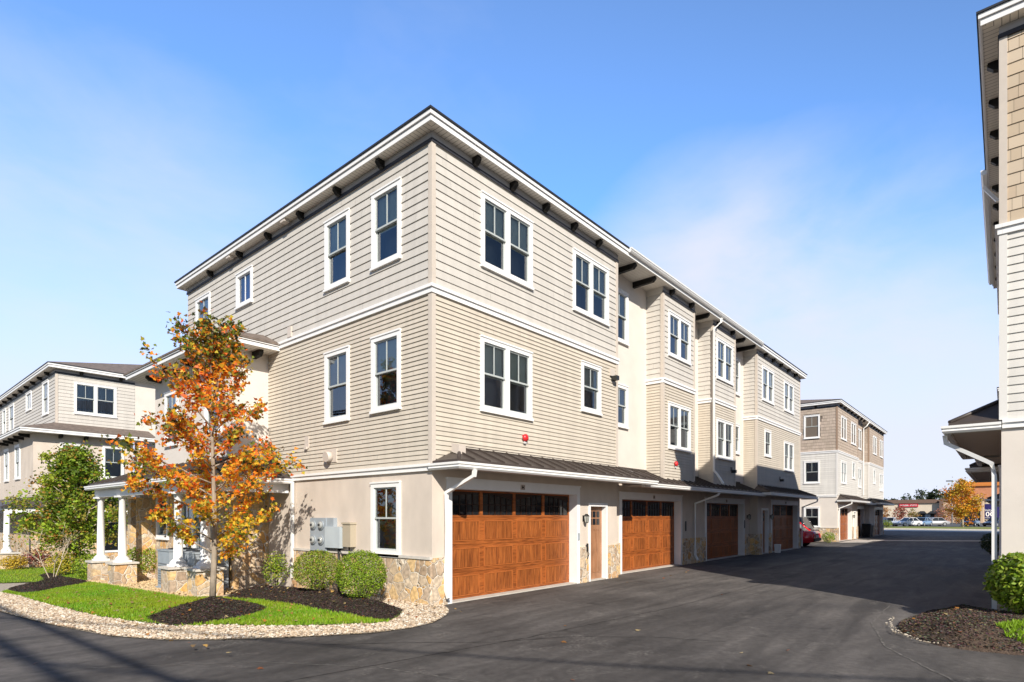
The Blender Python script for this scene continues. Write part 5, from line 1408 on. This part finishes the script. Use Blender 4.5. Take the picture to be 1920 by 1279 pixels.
def shop_right():
    t = empty('shop', (184,-5,0), 'orange and brick shop with a dark blue window front at the end of the alley', 'shop')
    m = MB(); m.box((0,-16,6.1),(20,6.6,9.4)); m.build('upper_wall', MS['brick'], t)
    m = MB(); m.box((-.5,-16.4,9.4),(20.4,6.8,10.0)); m.box((-.3,-16.2,10.0),(20.2,4.9,10.5)); m.build('cornice', MS['orange'], t)
    m = MB(); m.box((0.02,-16,0),(20,6.5,6.1)); m.build('wall', MS['cream'], t)
    m = MB(); m.box((-.5,-16,5.7),(-.0,3,6.05)); m.build('ledge', MS['roofb'], t)
    m = MB(); m.box((-.12,-12,.9),(.0,3.0,4.75)); bl = m.build('window_front', MS['blue'], t)
    for txt, size, z, y, h in (('xfinity', .85, 3.1, .75, 0), ('10G', 1.6, 1.8, .75, 0), ('network', .5, 1.3, .75, 0)):
        c = bpy.data.curves.new('sign_text', 'FONT'); c.body = txt; c.size = size; c.extrude = .02; c.align_x = 'LEFT'
        if txt == '10G': c.offset = .03
        tmp = bpy.data.objects.new('sign_lettering', c); me = bpy.data.meshes.new_from_object(tmp); bpy.data.objects.remove(tmp)
        o = bpy.data.objects.new('sign_lettering', me); COL.objects.link(o); me.materials.clear(); me.materials.append(MS['white']); o.parent = bl
        o.location = (-.16, y+.35, z-.2); o.rotation_euler = (R(90), 0, R(-90))
shop_right()

leafy_tree('yellow_tree', (100.3,-3.7,0), 'round yellow and orange autumn tree on the verge in front of the shops', 6.5, 1.7, 2.5, 5200, .28, [(.70,.33,.02),(.60,.38,.03),(.72,.24,.02),(.46,.34,.03),(.56,.19,.03)], 12, .16, 'bark_pale', nlimb=30, clump=.18)
leafy_tree('red_tree', (150,9.6,0), 'small red leaved tree before the cream shop wall', 3.9, .6, 1.7, 900, .32, [(.50,.11,.08),(.42,.16,.09),(.32,.10,.06)], 13, .09, nlimb=14)
leafy_tree('red_tree', (151,1.8,0), 'pale pink leaved tree beside the tan shop pier', 3.4, .6, 2.2, 900, .32, [(.55,.24,.16),(.48,.20,.14),(.42,.24,.12)], 14, .09, nlimb=14)
leafy_tree('orange_tree', (150,7.2,0), 'olive orange shrub tree right of the red one at the shops', 3.0, .5, 1.4, 700, .3, [(.36,.20,.06),(.28,.24,.06)], 15, .08, nlimb=12)
leafy_tree('red_tree', (66.5,4.4,0), 'bright red shrub tree peeping past the end of the far townhouse', 4.6, 1.2, 1.9, 1200, .22, [(.55,.06,.03),(.62,.14,.04)], 16, .08, nlimb=14)
bush('verge_shrub', (96,5.2,.05), .75,.75,.5, 700, .16, [(.16,.22,.03),(.22,.26,.04)], 'low green shrub on the verge before the silver car', 17, zc=.5)
leafy_tree('orange_tree', (152,-1.2,0), 'rusty orange tree standing left of the big yellow tree before the pier shop', 4.6, .7, 2.2, 1100, .34, [(.50,.22,.07),(.42,.17,.07),(.55,.30,.08)], 18, .09, nlimb=16)
leafy_tree('orange_tree', (151,13.6,0), 'brown orange tree at the left end of the cream shop', 4.2, .7, 2.0, 1000, .34, [(.46,.24,.09),(.38,.20,.08)], 19, .09, nlimb=16)
def lamp():
    t = empty('street_lamp', (143,-.1,0), 'grey street lamp above the parking lot beside the orange shop', 'street lamp')
    m = MB(); m.tube([(0,0,0),(0,0,8.9)], [.10,.06], 8); m.build('pole', M['grey_metal'], t)
    m = MB(); m.box((-.25,-.2,8.85),(.3,1.0,9.1)); m.build('lamp_head', M['grey_dark'], t)
lamp()
PN = [(.035,.06,.022),(.05,.075,.03),(.028,.045,.02),(.065,.08,.035)]
rp = random.Random(77)
for i, (x, y, h) in enumerate([(268,25,8.2),(271,22,9.6),(270,19.5,8.6),(274,16.8,12.3),(277,14.2,11.6),(276,12.0,12.6),(280,9.6,11.4),(279,7.4,12.4),(283,4.8,11.6),(266,28,8.4),(284,2,11)]):
    lb = ['low dark tree at the left end of the far wood','dark tree of the far wood behind the cream shop sign','dark squat tree of the far wood right of the sign','tallest dark pine left of centre in the far wood','dark pine right of the tallest one in the far wood','broad dark pine at the middle of the far wood','dark pine left of the street lamp in the far wood','pointed dark pine just below the street lamp','dark pine beside the orange shop parapet','dark tree just past the far townhouse eave','dark pine mostly behind the orange shop'][i]
    leafy_tree('pine_tree', (x, y, 0), lb, h, 2.0, 2.6*rp.uniform(.8,1.2), 800, .8, PN, 100+i, .25, nlimb=18, group='trees of the far wood', prof=lambda f: max(.2, 1-f*.75), clump=.22)

# overhead cables beside the street: their shadows cross the asphalt at the lower left
def pole(x, y, lab):
    t = empty('utility_pole', (x,y,gz(x,y)-.05), lab, 'utility pole', 'utility poles behind the street')
    m = MB(); m.tube([(0,0,0),(0,0,9.6)], [.16,.11], 10); m.build('post', M['bark_dark'], t)
    m = MB(); m.box((-1.1,-.06,8.75),(1.1,.06,8.9)); m.build('crossarm', M['bark_dark'], t)
pole(-14.0, -24, 'wooden utility pole carrying the cables, behind the camera'); pole(-13.4, 34, 'wooden utility pole carrying the cables, far down the street')
for k, (xa, xb, rad) in enumerate(((-14.25,-13.75,.078),(-13.55,-13.05,.062))):
    m = MB(); pts = []
    for j in range(25):
        f = j/24; pts.append((xa+(xb-xa)*f, -24+58*f, 8.95-1.1*math.sin(math.pi*f)))
    m.tube(pts, rad, 7); tag(m.build('overhead_cable', M['black_metal']), ['thick overhead cable bundle whose shadow is the outer dark line on the asphalt','overhead cable bundle whose shadow is the inner dark line on the asphalt'][k], 'cable', 'overhead cables')

for k, (dx, rad, lab) in enumerate(((0, .026, 'thin service wire whose faint shadow crosses the drive nearest the camera'), (-1.0, .024, 'thin service wire whose faint shadow crosses the drive in front of the first garage'))):
    m = MB(); pts = [(-13.9+dx*1.6+(9.9)*j/20, -4.6+dx+(-19.6)*j/20, 8.0-.7*math.sin(math.pi*j/20)) for j in range(21)]
    m.tube(pts, rad, 6); tag(m.build('overhead_cable', M['black_metal']), lab, 'cable', 'overhead cables')

# ------------------------------------------------------------------ camera, sun, sky
cam = bpy.data.cameras.new('camera'); co = bpy.data.objects.new('camera', cam); COL.objects.link(co)
co.location = (-7.46, -8.40, 1.75); co.rotation_euler = (R(90), 0, R(40.49-90))
cam.sensor_width = 36; cam.lens = 1081.76/1920*36; cam.shift_y = 327.5/1920; cam.clip_end = 3000; cam.clip_start = .05
S.camera = co
EL = 31.0; sd = Vector((-.6*math.cos(R(EL)), -.8*math.cos(R(EL)), math.sin(R(EL))))
sun = bpy.data.lights.new('sun', 'SUN'); sun.energy = 5.0; sun.angle = R(.5); sun.color = (1, .935, .83)
so = bpy.data.objects.new('sun', sun); COL.objects.link(so); so.rotation_euler = (-sd).to_track_quat('-Z', 'Y').to_euler()
w = bpy.data.worlds.new('World'); S.world = w; w.use_nodes = True
N = w.node_tree.nodes; L = w.node_tree.links; bg = N['Background']
sk = N.new('ShaderNodeTexSky'); sk.sky_type = 'NISHITA'; sk.sun_disc = False; sk.sun_elevation = R(EL); sk.sun_rotation = math.atan2(sd.x, sd.y)
sk.air_density = 1.0; sk.dust_density = .15; sk.ozone_density = 3.0
tc = N.new('ShaderNodeTexCoord')
def cloud(scale, stretch, rot, lo, hi, det=7, seed=0):
    mp = N.new('ShaderNodeMapping'); mp.inputs['Scale'].default_value = stretch; mp.inputs['Rotation'].default_value = rot; mp.inputs['Location'].default_value = (seed, seed*.7, 0)
    L.new(tc.outputs['Generated'], mp.inputs['Vector'])
    n = N.new('ShaderNodeTexNoise'); n.inputs['Scale'].default_value = scale; n.inputs['Detail'].default_value = det; n.inputs['Roughness'].default_value = .55; n.inputs['Distortion'].default_value = .5
    L.new(mp.outputs['Vector'], n.inputs['Vector'])
    r = N.new('ShaderNodeMapRange'); r.interpolation_type = 'SMOOTHSTEP'; r.inputs['From Min'].default_value = lo; r.inputs['From Max'].default_value = hi
    L.new(n.outputs['Fac'], r.inputs['Value']); return r.outputs['Result']
def lobe(d, inner, outer, amt):
    """soft patch of sky round one compass direction"""
    dt = N.new('ShaderNodeVectorMath'); dt.operation = 'DOT_PRODUCT'; v = Vector(d).normalized(); dt.inputs[1].default_value = v
    nm = N.new('ShaderNodeVectorMath'); nm.operation = 'NORMALIZE'; L.new(tc.outputs['Generated'], nm.inputs[0]); L.new(nm.outputs['Vector'], dt.inputs[0])
    r = N.new('ShaderNodeMapRange'); r.interpolation_type = 'SMOOTHSTEP'; r.inputs['From Min'].default_value = math.cos(R(outer)); r.inputs['From Max'].default_value = math.cos(R(inner)); r.inputs['To Max'].default_value = amt
    L.new(dt.outputs['Value'], r.inputs['Value']); return r.outputs['Result']
def math_(op, a, b):
    k = N.new('ShaderNodeMath'); k.operation = op
    for i, q in enumerate((a, b)):
        if isinstance(q, (int, float)): k.inputs[i].default_value = q
        else: L.new(q, k.inputs[i])
    return k.outputs[0]
def vdir(px, py):
    yaw = R(40.49); fw = Vector((math.cos(yaw), math.sin(yaw), 0)); rt = Vector((math.sin(yaw), -math.cos(yaw), 0))
    return fw + rt*(px-960)/1081.76 + Vector((0,0,1))*(967-py)/1081.76
SKY_LOBES = [((.96,.24,.17), 0, 27, .85), ((.25,.95,.26), 0, 28, .55), ((.60,.68,.62), 0, 16, .22), ((.90,.40,.40), 0, 13, .30)]
cl = None
wisp = cloud(1.5, (1,1,2.2), (.3,.5,.6), .25, .75, seed=3.1)
fine = cloud(4.5, (1,.8,2.6), (.2,.9,.3), .25, .8, seed=1.3)
tex = math_('ADD', math_('MULTIPLY', wisp, .72), math_('MULTIPLY', fine, .28))
for d, a, b, amt in SKY_LOBES:
    l = lobe(d, a, b, amt); cl = l if cl is None else math_('ADD', cl, math_('MULTIPLY', l, math_('SUBTRACT', 1, cl)))
cov = math_('MULTIPLY', cl, math_('ADD', math_('MULTIPLY', tex, 1.25), .08))
# thin haze low in the sky
sx = N.new('ShaderNodeSeparateXYZ'); nmz = N.new('ShaderNodeVectorMath'); nmz.operation = 'NORMALIZE'
L.new(tc.outputs['Generated'], nmz.inputs[0]); L.new(nmz.outputs['Vector'], sx.inputs[0])
hz = N.new('ShaderNodeMapRange'); hz.interpolation_type = 'SMOOTHSTEP'; hz.inputs['From Min'].default_value = .50; hz.inputs['From Max'].default_value = .06; hz.inputs['To Max'].default_value = .97
L.new(sx.outputs['Z'], hz.inputs['Value'])
cov = math_('ADD', cov, math_('MULTIPLY', hz.outputs['Result'], math_('SUBTRACT', 1, cov)))
cov = math_('MINIMUM', math_('MAXIMUM', cov, .13), .96)
dd = N.new('ShaderNodeVectorMath'); dd.operation = 'DOT_PRODUCT'; dd.inputs[1].default_value = -sd; L.new(nmz.outputs['Vector'], dd.inputs[0])
dm = N.new('ShaderNodeMapRange'); dm.interpolation_type = 'SMOOTHSTEP'; dm.inputs['From Min'].default_value = -.35; dm.inputs['From Max'].default_value = .45; L.new(dd.outputs['Value'], dm.inputs['Value'])
tm = N.new('ShaderNodeMix'); tm.data_type = 'RGBA'; tm.inputs['A'].default_value = (.62,.66,.70,1); tm.inputs['B'].default_value = (.98,1.95,2.75,1); L.new(dm.outputs['Result'], tm.inputs['Factor'])
tn = N.new('ShaderNodeVectorMath'); tn.operation = 'MULTIPLY'; L.new(tm.outputs['Result'], tn.inputs[1]); L.new(sk.outputs['Color'], tn.inputs[0])
cov = math_('MULTIPLY', cov, math_('ADD', math_('MULTIPLY', dm.outputs['Result'], .8), .2))
mx = N.new('ShaderNodeMix'); mx.data_type = 'RGBA'; L.new(cov, mx.inputs['Factor']); L.new(tn.outputs['Vector'], mx.inputs['A']); mx.inputs['B'].default_value = (6.25,6.4,7.55,1)
L.new(mx.outputs['Result'], bg.inputs['Color']); bg.inputs['Strength'].default_value = .10
S.view_settings.view_transform = 'Standard'; S.view_settings.look = 'None'; S.view_settings.exposure = .42; S.view_settings.gamma = 1
S.cycles.max_bounces = 8; S.cycles.transparent_max_bounces = 12
S.cycles.use_denoising = True
